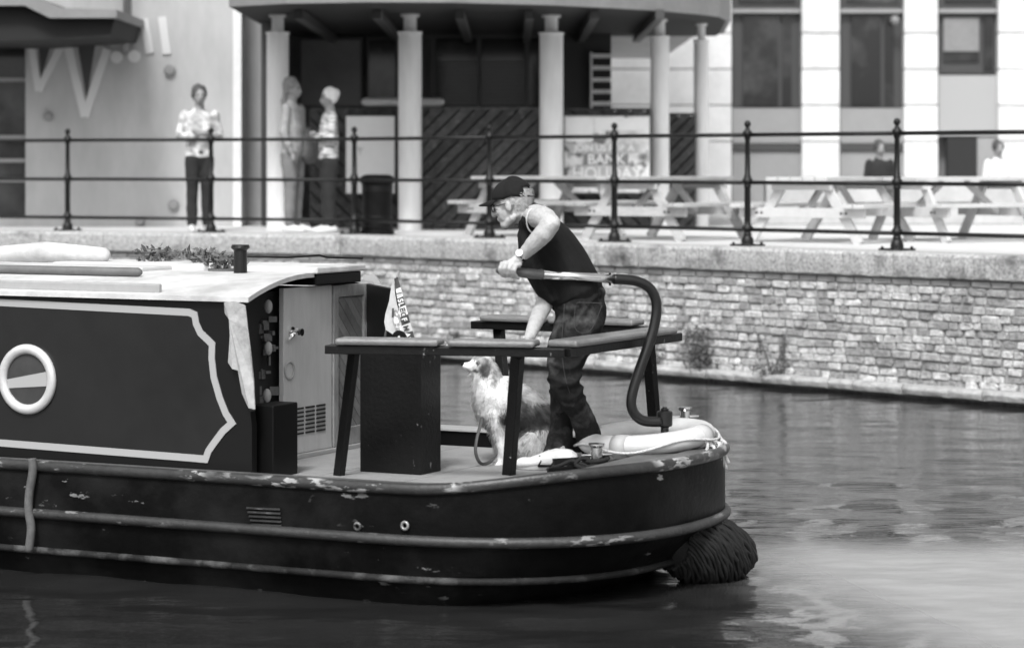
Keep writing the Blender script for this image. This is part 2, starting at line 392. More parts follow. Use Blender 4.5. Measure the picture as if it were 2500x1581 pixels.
def stones(name, c0, t, n, s0, s1, lens, z0, z1, back, front, m, rough, gap=.006):
    s = s0; i = 0
    while s < s1:
        w = lens[i % len(lens)]*random.uniform(.9, 1.1); i += 1
        nseg = max(3, int(w/.07)); mb = MB(); rings = []
        for k in range(nseg+1):
            e = min(k, nseg-k); pinch = .012 if e == 0 else 0
            ss = s+gap/2+(w-gap)*k/nseg; base = c0+t*ss
            jj = lambda a=rough: noise.noise(base*7+V((a*90, len(rings), z1*9)))*a*1.6
            prof = [(back, z1-.0), (front-.05, z1+jj(rough*.25)), (front-.018-pinch, z1-.008+jj(rough*.5)), (front-pinch+jj(), z1-.03), (front-pinch+jj(rough*.9), (z0+z1)/2), (front-.012-pinch+jj(), z0+.012+jj()*.8), (front-.03, z0), (back, z0)]
            rings.append([zz(base+n*d, z) for d, z in prof])
        K = 8
        for r_ in rings: mb.v += r_
        for a_i in range(len(rings)-1):
            for k in range(K): mb.f.append((a_i*K+k, a_i*K+(k+1) % K, (a_i+1)*K+(k+1) % K, (a_i+1)*K+k))
        mb.f.append(tuple(range(K))); mb.f.append(tuple(range((len(rings)-1)*K, len(rings)*K)))
        o = mk(name, mb, m, wallT, smooth=False, bevel=.006); s += w
e = offs(0)[1]; eL = offs(EDGE)[1]
stones('coping_stone', QC, tR, nR, .12, 10.4, (.75, .62, .9, 1.1), 1.065, QZ+.012, -.02, EDGE, m_stone, .014)
stones('coping_stone', QC, tL, nL, -11, -.1, (1.0, .9, 1.15), 1.065, QZ+.012, -.02, EDGE, m_stone, .01)
mb = MB(); cA, cB = QC-tL*.1, QC+tR*.12     # corner stone
mb.hexa([zz(p, 1.065) for p in (cA, cA+nL*EDGE, eL, cB+nR*EDGE, cB)], [zz(p, QZ+.012) for p in (cA, cA+nL*EDGE, eL, cB+nR*EDGE, cB)])
mk('coping_stone', mb, m_stone, wallT, bevel=.012)
stones('ledge_stone', c, tR, nR, 0, 10.4, (.34, .42, .3, .62, .8, .7), .035, .125, .0, .17, m_ledge, .014, .014)
stones('ledge_stone', c, tL, nL, -8, 0, (.5, .7), .035, .135, .0, .17, m_ledge, .03, .014)
# ---- iron railing on the quay
postxy = []
for px in (165, 515, 865, 1195, 1500, 1825, 2190, 2585):
    k = (px-1250)/F
    for p0, t in ((QC, tL), (QC, tR)):
        D = (p0.y-t.y/t.x*p0.x)/(1-t.y/t.x*k); X = k*D
        if (X <= QC.x+.05) == (t is tL): postxy.append(V((X, D, QZ+.012)))
rail = thing('iron_railing', 'black iron railing with ball topped posts and three rails along the quay edge', 'railing', postxy[3])
prof = [(.03,.0),(.06,.012),(.063,.02),(.060,.03),(.062,.05),(.05,.085),(.036,.10),(.042,.108),(.042,.118),(.034,.126),(.034,.135),(.050,.15),(.054,.168),(.050,.188),(.034,.2),(.037,.212),(.030,.222),(.032,.235),
        (.031,.56),(.038,.566),(.038,.578),(.032,.585),(.048,.600),(.053,.62),(.048,.642),(.034,.655),(.037,.668),(.028,.68),(.024,1.02),(.032,1.03),(.034,1.05),(.045,1.062),(.048,1.08),(.043,1.10),(.024,1.112),(.028,1.122),(.016,1.132),(.02,1.142),(.032,1.16),(.033,1.176),(.024,1.196),(.004,1.206)]
ang = math.atan2(tR.y, tR.x); pm = None
for p in postxy:
    if pm is None:
        mb = MB(); mb.lathe(p, prof, 16); mb.box(p+V((0,0,.008)), (.24, .24, .02), ang)
        for sx in (-1, 1):
            for sy in (-1, 1): mb.lathe(p+Matrix.Rotation(ang, 3, 'Z')@V((sx*.095, sy*.095, .016)), [(.014,0),(.014,.018),(.006,.022)], 6)
        o0 = mk('post', mb, m_iron, rail, smooth=False); o0.data.polygons.foreach_set('use_smooth', [True]*len(o0.data.polygons)); pm = p
    else:
        o = o0.copy(); S.collection.objects.link(o); o.parent = rail; o.location = p-pm
ends = [QL]+[V((QC.x, QC.y, 0))]+[QR]
for hz, rr in ((.168, .019), (.62, .019), (1.078, .020)):
    pts = [zz(QL, QZ+hz)]+[zz(p, QZ+hz) for p in postxy]+[zz(QR, QZ+hz)]
    for i in range(len(pts)-1):
        if (pts[i+1]-pts[i]).length < .05: continue
        mb = MB(); mb.tube([pts[i]+(pts[i+1]-pts[i]).normalized()*.03, pts[i+1]-(pts[i+1]-pts[i]).normalized()*.03], rr, 10); mk('rail', mb, m_iron, rail, smooth=True)
# ---- buildings
def frect(x0, y0, x1, y1, D, d0=0): return [P(x0, y0, D)+V((0,d0,0)), P(x1, y0, D)+V((0,d0,0)), P(x1, y1, D)+V((0,d0,0)), P(x0, y1, D)+V((0,d0,0))]
def slab(name, x0, y0, x1, y1, D, th, m, parent, bevel=0, front=0, label=None):
    mb = MB(); mb.prism([p+V((0,-front,0)) for p in frect(x0, y0, x1, y1, D)], (0, th, 0)); return mk(name, mb, m, parent, bevel=bevel, label=label)
GY = lambda D: HOR+(CAMZ-QZ)*F/D
# left block
DL = 34.0
lb = thing('rendered_building', 'pale rendered building on the left with dark shutter and painted lettering', 'building', (-5.5, DL, QZ))
slab('wall', 62, -900, 590, GY(DL), DL, 8, m_render, lb)
slab('wall', -900, -900, 61.5, 108, DL, 8, m_render, lb); slab('wall', -900, 108.2, -150, GY(DL), DL, 8, m_render, lb)
slab('plinth', -150, 528, 61.5, GY(DL), DL, 8, m_render, lb)
slab('window_recess', -149.5, 108.5, 61, 527.5, DL+.12, .1, m_glass, lb)
for y in (195, 392, 440, 335): slab('glazing_bar', -149, y-5, 60.8, y+5, DL+.08, .03, m_spandrel, lb)
slab('corner_trim', 570, -900, 590, GY(DL)-1, DL, .1, m_ashlar, lb, front=.05)
mb = MB(); mb.tube([P(311, -500, DL)-V((0,.06,0)), P(311, 128, DL)-V((0,.06,0))], .045, 12); mk('waste_pipe', mb, m_spandrel, lb, smooth=True)
mb = MB(); mb.tube([P(648, -500, DL-.1), P(648, GY(DL-.1)-2, DL-.1)], .055, 12); mk('downpipe', mb, mat('downpipe_paint', .07, .5), lb, smooth=True)
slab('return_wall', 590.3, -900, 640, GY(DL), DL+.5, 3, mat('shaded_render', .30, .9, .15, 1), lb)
for x, y, r_ in ((415, 172, .075), (424, 500, .07), (342, 540, .06), (118, 285, .06)):
    mb = MB(); mb.lathe(P(x, y, DL)-V((0,.001,0)), [(r_,0),(r_,.05),(r_*.7,.07)], 16, (0,-1,0)); mk('wall_vent', mb, m_spandrel, lb, smooth=False)
# balcony over the left block
bal = MB(); bal.prism([P(-200, -12, 31.6), P(70, -12, 31.6), P(150, 20, 31.6), P(285, 24, 31.6), P(285, 44, 31.6), P(120, 44, 31.6), P(60, 14, 31.6), P(-200, 14, 31.6)], (0, 2.38, 0)); mk('balcony', bal, m_fascia, lb)
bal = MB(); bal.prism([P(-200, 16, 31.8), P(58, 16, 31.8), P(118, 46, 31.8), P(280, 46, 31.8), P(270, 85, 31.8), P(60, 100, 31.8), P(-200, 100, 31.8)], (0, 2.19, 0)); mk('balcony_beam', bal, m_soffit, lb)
slab('balcony_front', -200, -400, 265, -14, 31.9, .1, m_glass, lb)
mw = mat('letter_paint', .62, .7); md = mat('letter_shade_paint', .06, .8)
def strokes(pts, w, m, nm, lab, dz=.03):
    for i in range(len(pts)-1):
        mb = MB(); mb.bar(P(*pts[i], DL)-V((0,.015+.002*i,0)), P(*pts[i+1], DL)-V((0,.015+.002*i,0)), dz, w*DL/F, (0,1,0)); mk(nm, mb, m, lb)
mb = MB(); mb.prism([P(92, 88, DL)-V((0,.004,0)), P(132, 88, DL)-V((0,.004,0)), P(100, 190, DL)-V((0,.004,0))], (0,-.006,0)); mb.prism([P(186, 88, DL)-V((0,.004,0)), P(236, 88, DL)-V((0,.004,0)), P(212, 245, DL)-V((0,.004,0))], (0,-.006,0)); mk('letter_shade', mb, md, lb)
strokes([(74, 95), (95, 222), (150, 110)], 17, mw, 'letter_stroke', '')
strokes([(164, 105), (208, 285), (262, 120)], 20, mw, 'letter_stroke', '')
strokes([(352, 48), (366, 130)], 20, mw, 'letter_stroke', ''); strokes([(396, 42), (408, 132)], 20, mw, 'letter_stroke', '')
for x, y in ((285, 140), (328, 138)):
    mb = MB(); mb.lathe(P(x, y, DL)-V((0,.001,0)), [(.08,0),(.08,.02)], 14, (0,-1,0)); mk('letter_spot', mb, mw, lb)
slab('upper_window', 330, -700, 470, -330, DL, .05, m_glass, lb, front=.01)
# portico (curved slab on round columns) with the pub front behind it
pub = thing('portico_building', 'dark fronted pub building behind round white columns and curved canopy', 'building', (.5, 36.9, QZ))
ZS = CAMZ+1.80
fr = []
for x, D in ((560, 30.6), (700, 30.0), (900, 29.75), (1100, 29.8), (1345, 30.3), (1500, 30.9), (1620, 31.5), (1700, 32.1), (1755, 32.7), (1772, 33.6), (1765, 35.0), (1755, 37.0)):
    fr.append(V(((x-1250)*D/F, D, 0)))
bk = [V((fr[-1].x, 37.6, 0)), V((fr[0].x, 37.6, 0))]
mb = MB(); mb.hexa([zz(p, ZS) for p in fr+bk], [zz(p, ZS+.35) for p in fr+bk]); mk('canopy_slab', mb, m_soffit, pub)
mb = MB(); off2 = [p+V((0,-.06,0)) if i < 9 else p+V((.06,0,0)) for i, p in enumerate(fr)]
for i in range(len(fr)-1):
    mb.hexa([zz(off2[i], ZS-.0), zz(off2[i+1], ZS-.0), zz(fr[i+1], ZS-.0), zz(fr[i], ZS-.0)], [zz(off2[i], ZS+.4), zz(off2[i+1], ZS+.4), zz(fr[i+1], ZS+.4), zz(fr[i], ZS+.4)])
mk('canopy_fascia', mb, m_fascia, pub)
for i, x in enumerate((760, 940, 1130, 1290, 1440, 1590)):
    mb = MB(); mb.box((((x-1250)*33/F), 34, ZS-.06), (.1, 6, .11)); mk('soffit_beam', mb, m_frame, pub)
mb = MB(); mb.hexa([V((-3.6, 37.65, 3.9)), V((2.6, 37.65, 3.9)), V((2.6, 46, 3.9)), V((-3.6, 46, 3.9))], [V((-3.6, 37.65, 9.5)), V((2.6, 37.65, 9.5)), V((2.6, 46, 9.5)), V((-3.6, 46, 9.5))]); mk('upper_wall', mb, m_render, pub)
for i in range(4):
    mb = MB(); mb.box((-2.8+i*1.5, 37.6, 6.3), (.8, .08, 1.6)); w_ = mk('window', mb, m_frame, pub); mb = MB(); mb.box((-2.8+i*1.5, 37.55, 6.3), (.68, .03, 1.46)); mk('pane', mb, m_glass, w_)
colm = None
for px, D, wpx in ((678, 32.2, 54), (1001, 32.1, 57), (1346, 32.3, 58), (1611, 33.2, 46), (1712, 34.2, 36)):
    x = (px-1250)*D/F; r_ = wpx*D/F/2; H = ZS-QZ; zn = CAMZ+(HOR-78)*32.1/F-QZ
    mb = MB(); mb.lathe((x, D, QZ), [(r_*1.02,0),(r_*1.0,.03),(r_,zn-.03),(r_*1.08,zn-.02),(r_*1.08,zn),(r_*.55,zn+.01),(r_*.55,zn+.2),(r_*.8,H-.03),(r_*.8,H)], 32)
    o = mk('column', mb, m_col, pub, smooth=False); o.data.polygons.foreach_set('use_smooth', [True]*len(o.data.polygons)); em = o.modifiers.new('e', 'EDGE_SPLIT'); em.split_angle = .6
# pub front glazing
DP = 37.0
slab('front_wall', 560, -12, 1060, GY(DP), DP+.3, .3, mat('pub_dark_wall', .10, .7, .25, 2, .3, 20), pub)
slab('front_wall', 1320, 60, 1492, GY(DP), DP, .5, mat('pub_side_wall', .03, .7, .2, 2), pub)
slab('front_wall', 1060.5, 262, 1319.5, GY(DP), DP+.3, .3, m_dark, pub)
for i, (xa, xb) in enumerate(((1062, 1164), (1175, 1282), (1290, 1318), (900, 965), (735, 880))):
    dd = DP+.1
    fr_ = slab('window', xa-5, 92, xb+5, 262, dd+.05, .1, m_frame if i > 2 else m_dark, pub)
    slab('pane', xa, 98, xb, 258, dd+.03, .01, m_glass if i < 4 else mat('curtained_glass', .14, .5, .3, 1.5), fr_)
    if i < 2:
        for k in range(12): slab('blind_slat', xa+1, 150+k*9, xb-1, 154+k*9, dd, .006, mat('blind_slat', .045, .5), fr_)
for x in (1057, 1169, 1286): slab('mullion', x-5, 84, x+5, 262, DP, .08, m_frame, pub)
slab('window_head', 1040, 82, 1320, 91, DP-.01, .1, m_frame, pub)
sh_ = slab('shutter_frame', 1446, 128, 1492, 270, DP-.1, .06, m_dark, pub)
for k in range(5): slab('slat', 1447, 132+k*29, 1491, 142+k*29, DP-.12, .015, m_col, sh_)
slab('frame_side', 1441, 128, 1446.5, 275, DP-.13, .03, m_col, sh_)
ab = MB(); ab.loft([P(892, 249, 34.5), P(1075, 249, 34.5)], [(.055, .12)]*2, side=(0,0,1)); tag(mk('awning_case', ab, m_white, smooth=True), 'long white rounded awning case lying above the timber fence', 'awning')
# right block: white ashlar piers, dark windows
DR = 50.0
rb = thing('ashlar_building', 'white ashlar building on the right with tall dark windows between piers', 'building', (7, DR, QZ))
slab('wall', 1480, -1100, 2900, 500, DR+.5, 8, mat('grey_backing', .2, .8), rb)
def pier(x0, x1, nm='stone_block'):
    y = 520; ys = []
    while y > -1100: ys.append(y); y -= 88
    for i, yb in enumerate(ys):
        if yb < -350: break
        mb = MB(); mb.prism(frect(x0, yb-85, x1, yb, DR), (0, .5, 0)); mk('stone_block', mb, m_ashlar, rb, bevel=.012)
    slab('pier_core', x0+3, -1100, x1-3, 515, DR+.05, .4, m_spandrel, rb)
    slab('pier_top', x0, -1100, x1, -450, DR, .5, m_ashlar, rb)
for x0_, x1_ in ((1480, 1592), (1594, 1694), (1696, 1786), (1958, 2050), (2208, 2290), (2438, 2520), (2680, 2770)): pier(x0_, x1_)
for x0_, x1_, k in ((1788, 1956, 0), (2052, 2206, 1), (2292, 2436, 2), (2522, 2678, 0)):
    w_ = slab('window', x0_, -260, x1_, 25 if k < 2 else 30, DR+.2, .1, m_frame, rb); slab('pane', x0_+14, -240, x1_-14, 8, DR+.17, .02, m_glass, w_)
    slab('window_ledge', x0_, 22, x1_, 32, DR+.1, .2, m_spandrel, rb)
    if k < 2:
        w_ = slab('window', x0_, 30, x1_, 262, DR+.25, .1, m_frame, rb); slab('pane', x0_+26, 38, x1_-56, 258, DR+.2, .02, m_glass, w_); slab('pane', x1_-46, 38, x1_-24, 258, DR+.21, .02, m_glass, w_)
        slab('spandrel_panel', x0_, 264, x1_, 350, DR+.15, .3, m_spandrel, rb); slab('spandrel_ledge', x0_, 352, x1_, 368, DR+.1, .3, m_frame, rb); slab('spandrel_panel', x0_, 370, x1_, 505, DR+.15, .3, m_spandrel, rb)
    else:
        w_ = slab('window', x0_, 32, x1_, 180, DR+.25, .1, m_frame, rb); slab('blind', x0_+12, 44, x1_-46, 126, DR+.2, .02, m_fascia, w_); slab('pane', x0_+12, 128, x1_-46, 150, DR+.2, .02, m_glass, w_); slab('pane', x1_-34, 40, x1_-12, 170, DR+.2, .02, m_glass, w_)
        slab('spandrel_panel', x0_, 184, x1_, 332, DR+.12, .3, mat('pale_spandrel', .33, .6), rb); slab('door', x0_+20, 336, x0_+92, 505, DR+.1, .2, m_dark, rb); slab('door_surround', x0_+94, 336, x1_, 505, DR+.12, .2, m_spandrel, rb)
lamp = MB(); lamp.ell(P(2185, 50, DR-.1), .09); mk('wall_lamp', lamp, m_fascia, rb, smooth=True)
lw = MB(); lw.prism(frect(1870, 441, 2900, GY(35), 35), (0, .35, 0)); tag(mk('planter_wall', lw, mat('planter_paint', .42, .8, .3, 2), bevel=.02), 'low white wall in front of the ashlar building on the right', 'wall')
# ---- timber fence boards behind the columns
def board_fence(x0, y0, x1, y1, D, dirn, name_label, loc, pitch=33, off=0):
    f_ = thing('timber_fence', name_label, 'fence', P((x0+x1)/2, y1, D))
    slab('backing', x0, y0+4, x1, y1-2, D+.05, .02, m_dark, f_)
    L_ = 900; c0, s0 = math.cos(math.radians(45)), math.sin(math.radians(45))*dirn
    n_ = int((x1-x0+y1-y0)/pitch)+8
    for i in range(-n_, n_):
        cx, cy = (x0+x1)/2, (y0+y1)/2; d = (i*pitch+off)*.75
        ox, oy = cx+d*s0, cy+d*c0; hw = pitch*.75/2-2.2
        q = [(ox-c0*L_-s0*hw, oy+s0*L_-c0*hw), (ox+c0*L_-s0*hw, oy-s0*L_-c0*hw), (ox+c0*L_+s0*hw, oy-s0*L_+c0*hw), (ox-c0*L_+s0*hw, oy+s0*L_+c0*hw)]
        q = clip(q, (x0, y0, x1, y1))
        if not q: continue
        mb = MB(); mb.prism([P(a_, b_, D)+V((0, random.uniform(-.006, .006), 0))*0 for a_, b_ in q], (0, .025, 0))
        yo = random.uniform(-.007, .004); mb.v = [p+V((0, yo, 0)) for p in mb.v]; mk('board', mb, m_fence, f_, bevel=.004)
    slab('top_rail', x0, y0-4, x1, y0+2, D-.01, .06, m_fence, f_)
    return f_
board_fence(1032, 266, 1318, 560, 32.6, 1, 'dark diagonal timber fence panel between the two middle white columns', None, 34)
board_fence(1377, 268, 1588, 560, 33.0, -1, 'dark diagonal timber fence panel behind the holiday poster', None, 34)
board_fence(756, 268, 970, 556, 33.2, -1, 'dark diagonal timber fence panel behind the black litter bin', None, 34)
board_fence(1633, 280, 1698, 556, 34, 1, 'narrow dark timber fence panel at the right end of the portico', None, 30)
# posters
def poster(x0, y0, x1, y1, D, label, m):
    t_ = thing('poster_board', label, 'poster', P((x0+x1)/2, y1, D)); slab('frame', x0-4, y0-4, x1+4, y1+4, D, .03, m_frame, t_); slab('print', x0, y0, x1, y1, D-.012, .01, m, t_); return t_
m_print = mat('poster_print', .62, .5, .55, 3.2, blotch=(.12, 5.5, .52, .6)); m_print2 = mat('pale_poster_print', .78, .5, .06, 2, blotch=(.35, 3.5, .6, .7))
po = poster(1378, 284, 1586, 470, 32.5, 'pale holiday poster with lettering fixed between the right hand columns', m_print)
DPo = 32.5
slab('caption_band', 1390, 352, 1560, 374, DPo-.02, .006, mat('caption_grey', .42, .5), po); slab('caption_band', 1424, 376, 1534, 404, DPo-.02, .006, m_fascia, po); slab('caption_band', 1408, 407, 1556, 440, DPo-.02, .006, mat('caption_grey', .42), po)
slab('sky_print', 1382, 288, 1448, 346, DPo-.018, .004, m_white, po); slab('sky_print', 1452, 288, 1582, 318, DPo-.018, .004, m_white, po)
for b_, x, y, s_ in (('JOIN US FOR A', 1475, 362, 19), ('BANK', 1480, 390, 30), ('HOLIDAY', 1482, 424, 34)):
    text(b_, s_*DPo/F*1.15, facing(P(x, y, DPo-.03), (1,0,0), (0,0,1)), m_white, po, bold=.004, sx=1.0)
p2_ = poster(845, 284, 963, 472, 32.9, 'white poster half hidden behind the black litter bin', m_print2)
# litter bin
b0 = P(921, 573, 30.05); b0.z = QZ
bn = thing('litter_bin', 'black round litter bin with ribbed base beside the left column', 'litter bin', b0)
mb = MB(); mb.lathe(b0, [(.195,0),(.195,.05),(.18,.06),(.186,.09),(.172,.1),(.17,.14),(.168,.15),(.172,.5),(.176,.58)], 24); o = mk('body', mb, m_black, bn, smooth=False)
mb = MB(); mb.lathe(b0+V((0,0,.58)), [(.188,.0),(.194,.03),(.19,.07),(.16,.09),(.12,.1)], 24); mk('lid', mb, m_black, bn, smooth=False)
for k in range(5):
    mb = MB(); mb.torus(b0+V((0,0,.2+k*.012)) if k < 2 else b0+V((0,0,.46+k*.02)), .172, .005, n=24, m=6); mk('band', mb, m_iron, bn, smooth=True)
# ---- picnic tables
def picnic(loc, rz, label, m, group='picnic tables on the quay'):
    t_ = thing('picnic_table', label, 'picnic table', (0,0,0), group); H = .665; SH = .395; Lh = .78
    def q(name, mb, bevel=.004): return mk(name, mb, m, t_, bevel=bevel)
    for k in range(5): q('top_plank', MB().box((0, -.28+k*.14, H-.02), (2*Lh, .13, .04)))
    for s_ in (-1, 1):
        for k in range(2): q('seat_plank', MB().box((0, s_*(.56+k*.135), SH-.02), (2*Lh, .125, .04)))
        e_ = s_*(Lh-.18)
        q('cross_board', MB().box((e_+.05*s_, 0, SH-.09), (.04, 1.42, .10)))
        q('cross_board', MB().box((e_+.05*s_, 0, H-.085), (.04, .68, .09)))
        for s2 in (-1, 1): q('leg', MB().bar((e_, s2*.62, .0), (e_, s2*.22, H-.04), .045, .10, (1,0,0)))
        q('brace', MB().bar((e_-s_*.02, 0, SH-.10), (e_-s_*.45, 0, H-.05), .05, .06, (0,1,0)))
        for yb in (-.56, -.5, .5, .56):
            mb = MB(); mb.lathe((e_+.071*s_, yb*.9, SH-.09), [(.014,0),(.012,.006)], 8, (s_,0,0)); mk('bolt', mb, m_iron, t_)
    t_.location = loc; t_.rotation_euler = (0, 0, rz)
    return t_
def gl(px, D): return V(((px-1250)*D/F, D, QZ))
picA = picnic(gl(1625, 28.3), math.radians(52), 'pale timber picnic table nearest the iron post right of the man', m_timber)
picB = copy_tree(picA); picB.location = gl(1330, 29.6); picB.rotation_euler.z = math.radians(40); picB['label'] = 'pale timber picnic table partly hidden behind the man in the cap'
picC = picnic(gl(2030, 27.4), math.radians(56), 'whitish picnic table on the quay just right of the fourth railing post', mat('pale_grey_timber', .5, .8, .15, 5))
picD = copy_tree(picC); picD.location = gl(2330, 27.8); picD.rotation_euler.z = math.radians(30); picD['label'] = 'whitish picnic table at the far right of the quay by the low white wall'
# ================================================================ NARROWBOAT
VC, HW = 12.05, 1.15
boat = thing('narrowboat', 'black canal narrowboat seen from its stern end, with panelled cabin and open steering deck', 'boat', B(-6.5, VC, 0))
def gz(u): return .56+.085*sm(-6.1, -5.15, u)
def outline(ins=0, tip=0, n=2.35):
    pts = [(-22, .05), (-20.5, .6), (-18.5, 1.0), (-16, HW)] + [(u, HW) for u in (-14, -12, -10.5, -9.5, -8.8, -8.2, -7.7, -7.3, -7.0, -6.7, -6.5)]
    pts = [(u, w-ins) for u, w in pts]
    A = 1.25-ins-tip; Bw = HW-ins
    for i in range(0, 25):
        q = math.pi/2-math.pi/2*i/24*1.0; c_, s_ = abs(math.cos(q)), abs(math.sin(q))
        pts.append((-6.35+A*c_**(2/n), Bw*s_**(2/n)))
    return [(u, VC-w) for u, w in pts] + [(u, VC+w) for u, w in pts[::-1][1:]]
lev = [(None, 0, 0), (.32, 0, 0), (.30, .004, .01), (.13, .03, .12), (0, .10, .30), (-.25, .2, .9)]
mb = MB(); rings = []
for z, ins, tip in lev: rings.append([B(u, v, gz(u) if z is None else z) for u, v in outline(ins, tip)])
K = len(rings[0])
for r_ in rings: mb.v += r_
for a_i in range(len(rings)-1):
    for k in range(K): mb.f.append((a_i*K+k, a_i*K+(k+1) % K, (a_i+1)*K+(k+1) % K, (a_i+1)*K+k))
mk('hull', mb, m_hull, boat, smooth=True)
mb = MB(); oo, oi = outline(), outline(.13)
top_ = [B(u, v, gz(u)+.012) for u, v in oo]; inn = [B(u, v, gz(u)+.012) for u, v in oi]; dn = [B(u, v, DZ-.02) for u, v in oi]; lo = [B(u, v, gz(u)-.02) for u, v in oo]
mb.v = lo+top_+inn+dn
for a_i in range(3):
    for k in range(K): mb.f.append((a_i*K+k, a_i*K+(k+1) % K, (a_i+1)*K+(k+1) % K, (a_i+1)*K+k))
mk('side_deck', mb, mat('side_deck_paint', .10, .42, .4, 6, .3, 50), boat, smooth=False)
mb = MB(); mb.add([B(u, v, DZ) for u, v in outline(.125)], [tuple(range(K))]); mk('deck', mb, m_deck, boat)
# stern plate the lifebelt lies on
sp = [p for p in outline(.11) if p[0] > -5.45]; mb = MB(); mb.hexa([B(u, v, DZ+.004) for u, v in sp], [B(u, v, gz(-5.3)+.004) for u, v in sp]); mk('stern_plate', mb, mat('stern_plate_paint', .09, .5, .4, 6, .3, 50), boat)
for k in range(3):       # hatch boards of the deck: joints are real gaps between thin boards
    u0, u1 = -7.36+k*.5, -7.36+(k+1)*.5-.008
    mb = MB(); mb.hexa([B(u0, 11.1, DZ+.001), B(u1, 11.1, DZ+.001), B(u1, 12.9, DZ+.001), B(u0, 12.9, DZ+.001)], [B(u0, 11.1, DZ+.012), B(u1, 11.1, DZ+.012), B(u1, 12.9, DZ+.012), B(u0, 12.9, DZ+.012)]); mk('deck_board', mb, m_deck, boat, bevel=.002)
def band(name, z, r, m, ins=0, tip=0, rz=None, z2=None):
    o_ = [(u, v) for u, v in outline(ins, tip)]
    path = [B(u, v, (gz(u)-.005) if z is None else z) for u, v in o_]
    mb = MB(); mb.loft(path, (r, rz or r), side=(0,0,1), n=12, rnd=False); return mk(name, mb, m, boat, smooth=True)
band('gunwale', None, .028, m_band, -.005, 0, .02)
band('rubbing_strake', .315, .026, m_strake, -.004, 0, .026)
band('lower_strake', .125, .018, m_low, .026, .12, .018)
# welded plates and fittings on the hull side
def on_hull(px, py): return PV(px, py, VC-HW)
mb = MB()
for k in range(6): mb.prism([on_hull(602+k*3, 1236+k*10)-V((0,.004,0)), on_hull(684+k*1, 1240+k*10)-V((0,.004,0)), on_hull(684+k*1, 1244+k*10)-V((0,.004,0)), on_hull(602+k*3, 1240+k*10)-V((0,.004,0))], (-.0, -.014, 0))
mk('louvre_slats', mb, m_strake, boat)
for x, y, r_, m in ((990, 1282, .021, mat('worn_brass_ring', .3, .35, .3, 40, metal=.5)), (874, 1284, .02, m_strake)):
    d = -B(0,1,0).normalized(); mb = MB(); mb.torus(on_hull(x, y)+d*.006, r_*.8, r_*.35, R=Matrix(((ca,0,sa),(-sa,0,ca),(0,1,0))), n=20, m=8); mk('skin_fitting', mb, m, boat, smooth=True)
mb = MB(); mb.prism([on_hull(1515, 1172)+V((-.0,.12,0)), on_hull(1535, 1170)+V((0,.12,0)), on_hull(1535, 1270)+V((0,.12,0)), on_hull(1515, 1270)+V((0,.12,0))], (0,.05,0))
# ---- cabin
VN, VF = 11.05, 12.75
CT = 1.395
prof = [(563, 742), (566, 790), (571, 850), (580, 915), (594, 968), (611, 1004), (615, 1040), (615, 1150)]
edge = [PV(x, y, VN) for x, y in prof]; edge[0].z = CT; edge[-1].z = gz(-7)
side = [B(-18, VN, CT)]+edge+[B(-18, VN, .56)]
mb = MB(); mb.prism(side, B(0, .045, 0)-B(0,0,0)); mk('cabin_side', mb, m_cabinb, boat)
side2 = [B(-18, VF, CT), B(-7.37, VF, CT), B(-7.37, VF, .56), B(-18, VF, .56)]; mb = MB(); mb.prism(side2, B(0, .045, 0)-B(0,0,0)); mk('cabin_side', mb, m_cabinb, boat)
linep = [(0, 738), (462, 762), (476, 768), (480, 790), (490, 812), (505, 826), (519, 840), (518, 875), (523, 920), (537, 970), (552, 1008), (567, 1032), (545, 1052), (524, 1080), (510, 1100), (503, 1120), (470, 1117), (0, 1080)]
cn = -(B(0, 1, 0)-B(0, 0, 0))
wp = [PV(x, y, VN) for x, y in linep]; wp = [B(-18, VN, wp[0].z)]+wp+[B(-18, VN, wp[-1].z)]
ax = B(1, 0, 0)-B(0, 0, 0); org = B(-7, VN, 0)
def uz(p): return ((p-org).dot(ax), p.z)
def fromuz(a, d=0): return org+ax*a[0]+V((0,0,a[1]))+cn*d
p2 = [uz(p) for p in wp]
def off_line(pts, d):
    out = []
    for i in range(len(pts)):
        t1 = V(pts[i])-V(pts[i-1]) if i else V(pts[1])-V(pts[0]); t2 = V(pts[i+1])-V(pts[i]) if i < len(pts)-1 else t1
        t1.normalize(); t2.normalize(); n1 = V((-t1.y, t1.x)); n2 = V((-t2.y, t2.x)); nn = (n1+n2).normalized(); k = d/max(.45, nn.dot(n1)); out.append((pts[i][0]+nn.x*k, pts[i][1]+nn.y*k))
    return out
a_, b_ = off_line(p2, .018), off_line(p2, -.018)
mb = MB()
for i in range(len(p2)-1): mb.hexa([fromuz(q, .001) for q in (a_[i], a_[i+1], b_[i+1], b_[i])], [fromuz(q, .006) for q in (a_[i], a_[i+1], b_[i+1], b_[i])])
mk('coach_line', mb, m_line, boat)
mb = MB(); mb.prism([fromuz(q, .0005) for q in b_], cn*.003); mk('painted_panel', mb, m_cabin, boat)
pc = PV(70, 925, VN); Rp = Matrix(((ca,0,sa),(-sa,0,ca),(0,1,0)))
for dx in (0, -1.9):
    c_ = pc+ax*dx; mb = MB(); mb.torus(c_+cn*.012, .155, .026, R=Rp, n=48, m=12, rz=.02); ph = mk('porthole', mb, mat('porthole_brass', .62, .35, .15, 10, metal=.3), boat, smooth=True)
    mb = MB(); mb.lathe(c_+cn*.002, [(.145, 0), (.145, .006)], 40, cn); mk('pane', mb, m_glass, ph)
    mb = MB(); mb.prism([c_+cn*.009+ax*x+V((0,0,z)) for x, z in ((-.13,-.005), (.132,.045), (.132,-.03), (-.12,-.05))], cn*.003); mk('pane_band', mb, m_line, ph)  # pale slanting band across the porthole pane
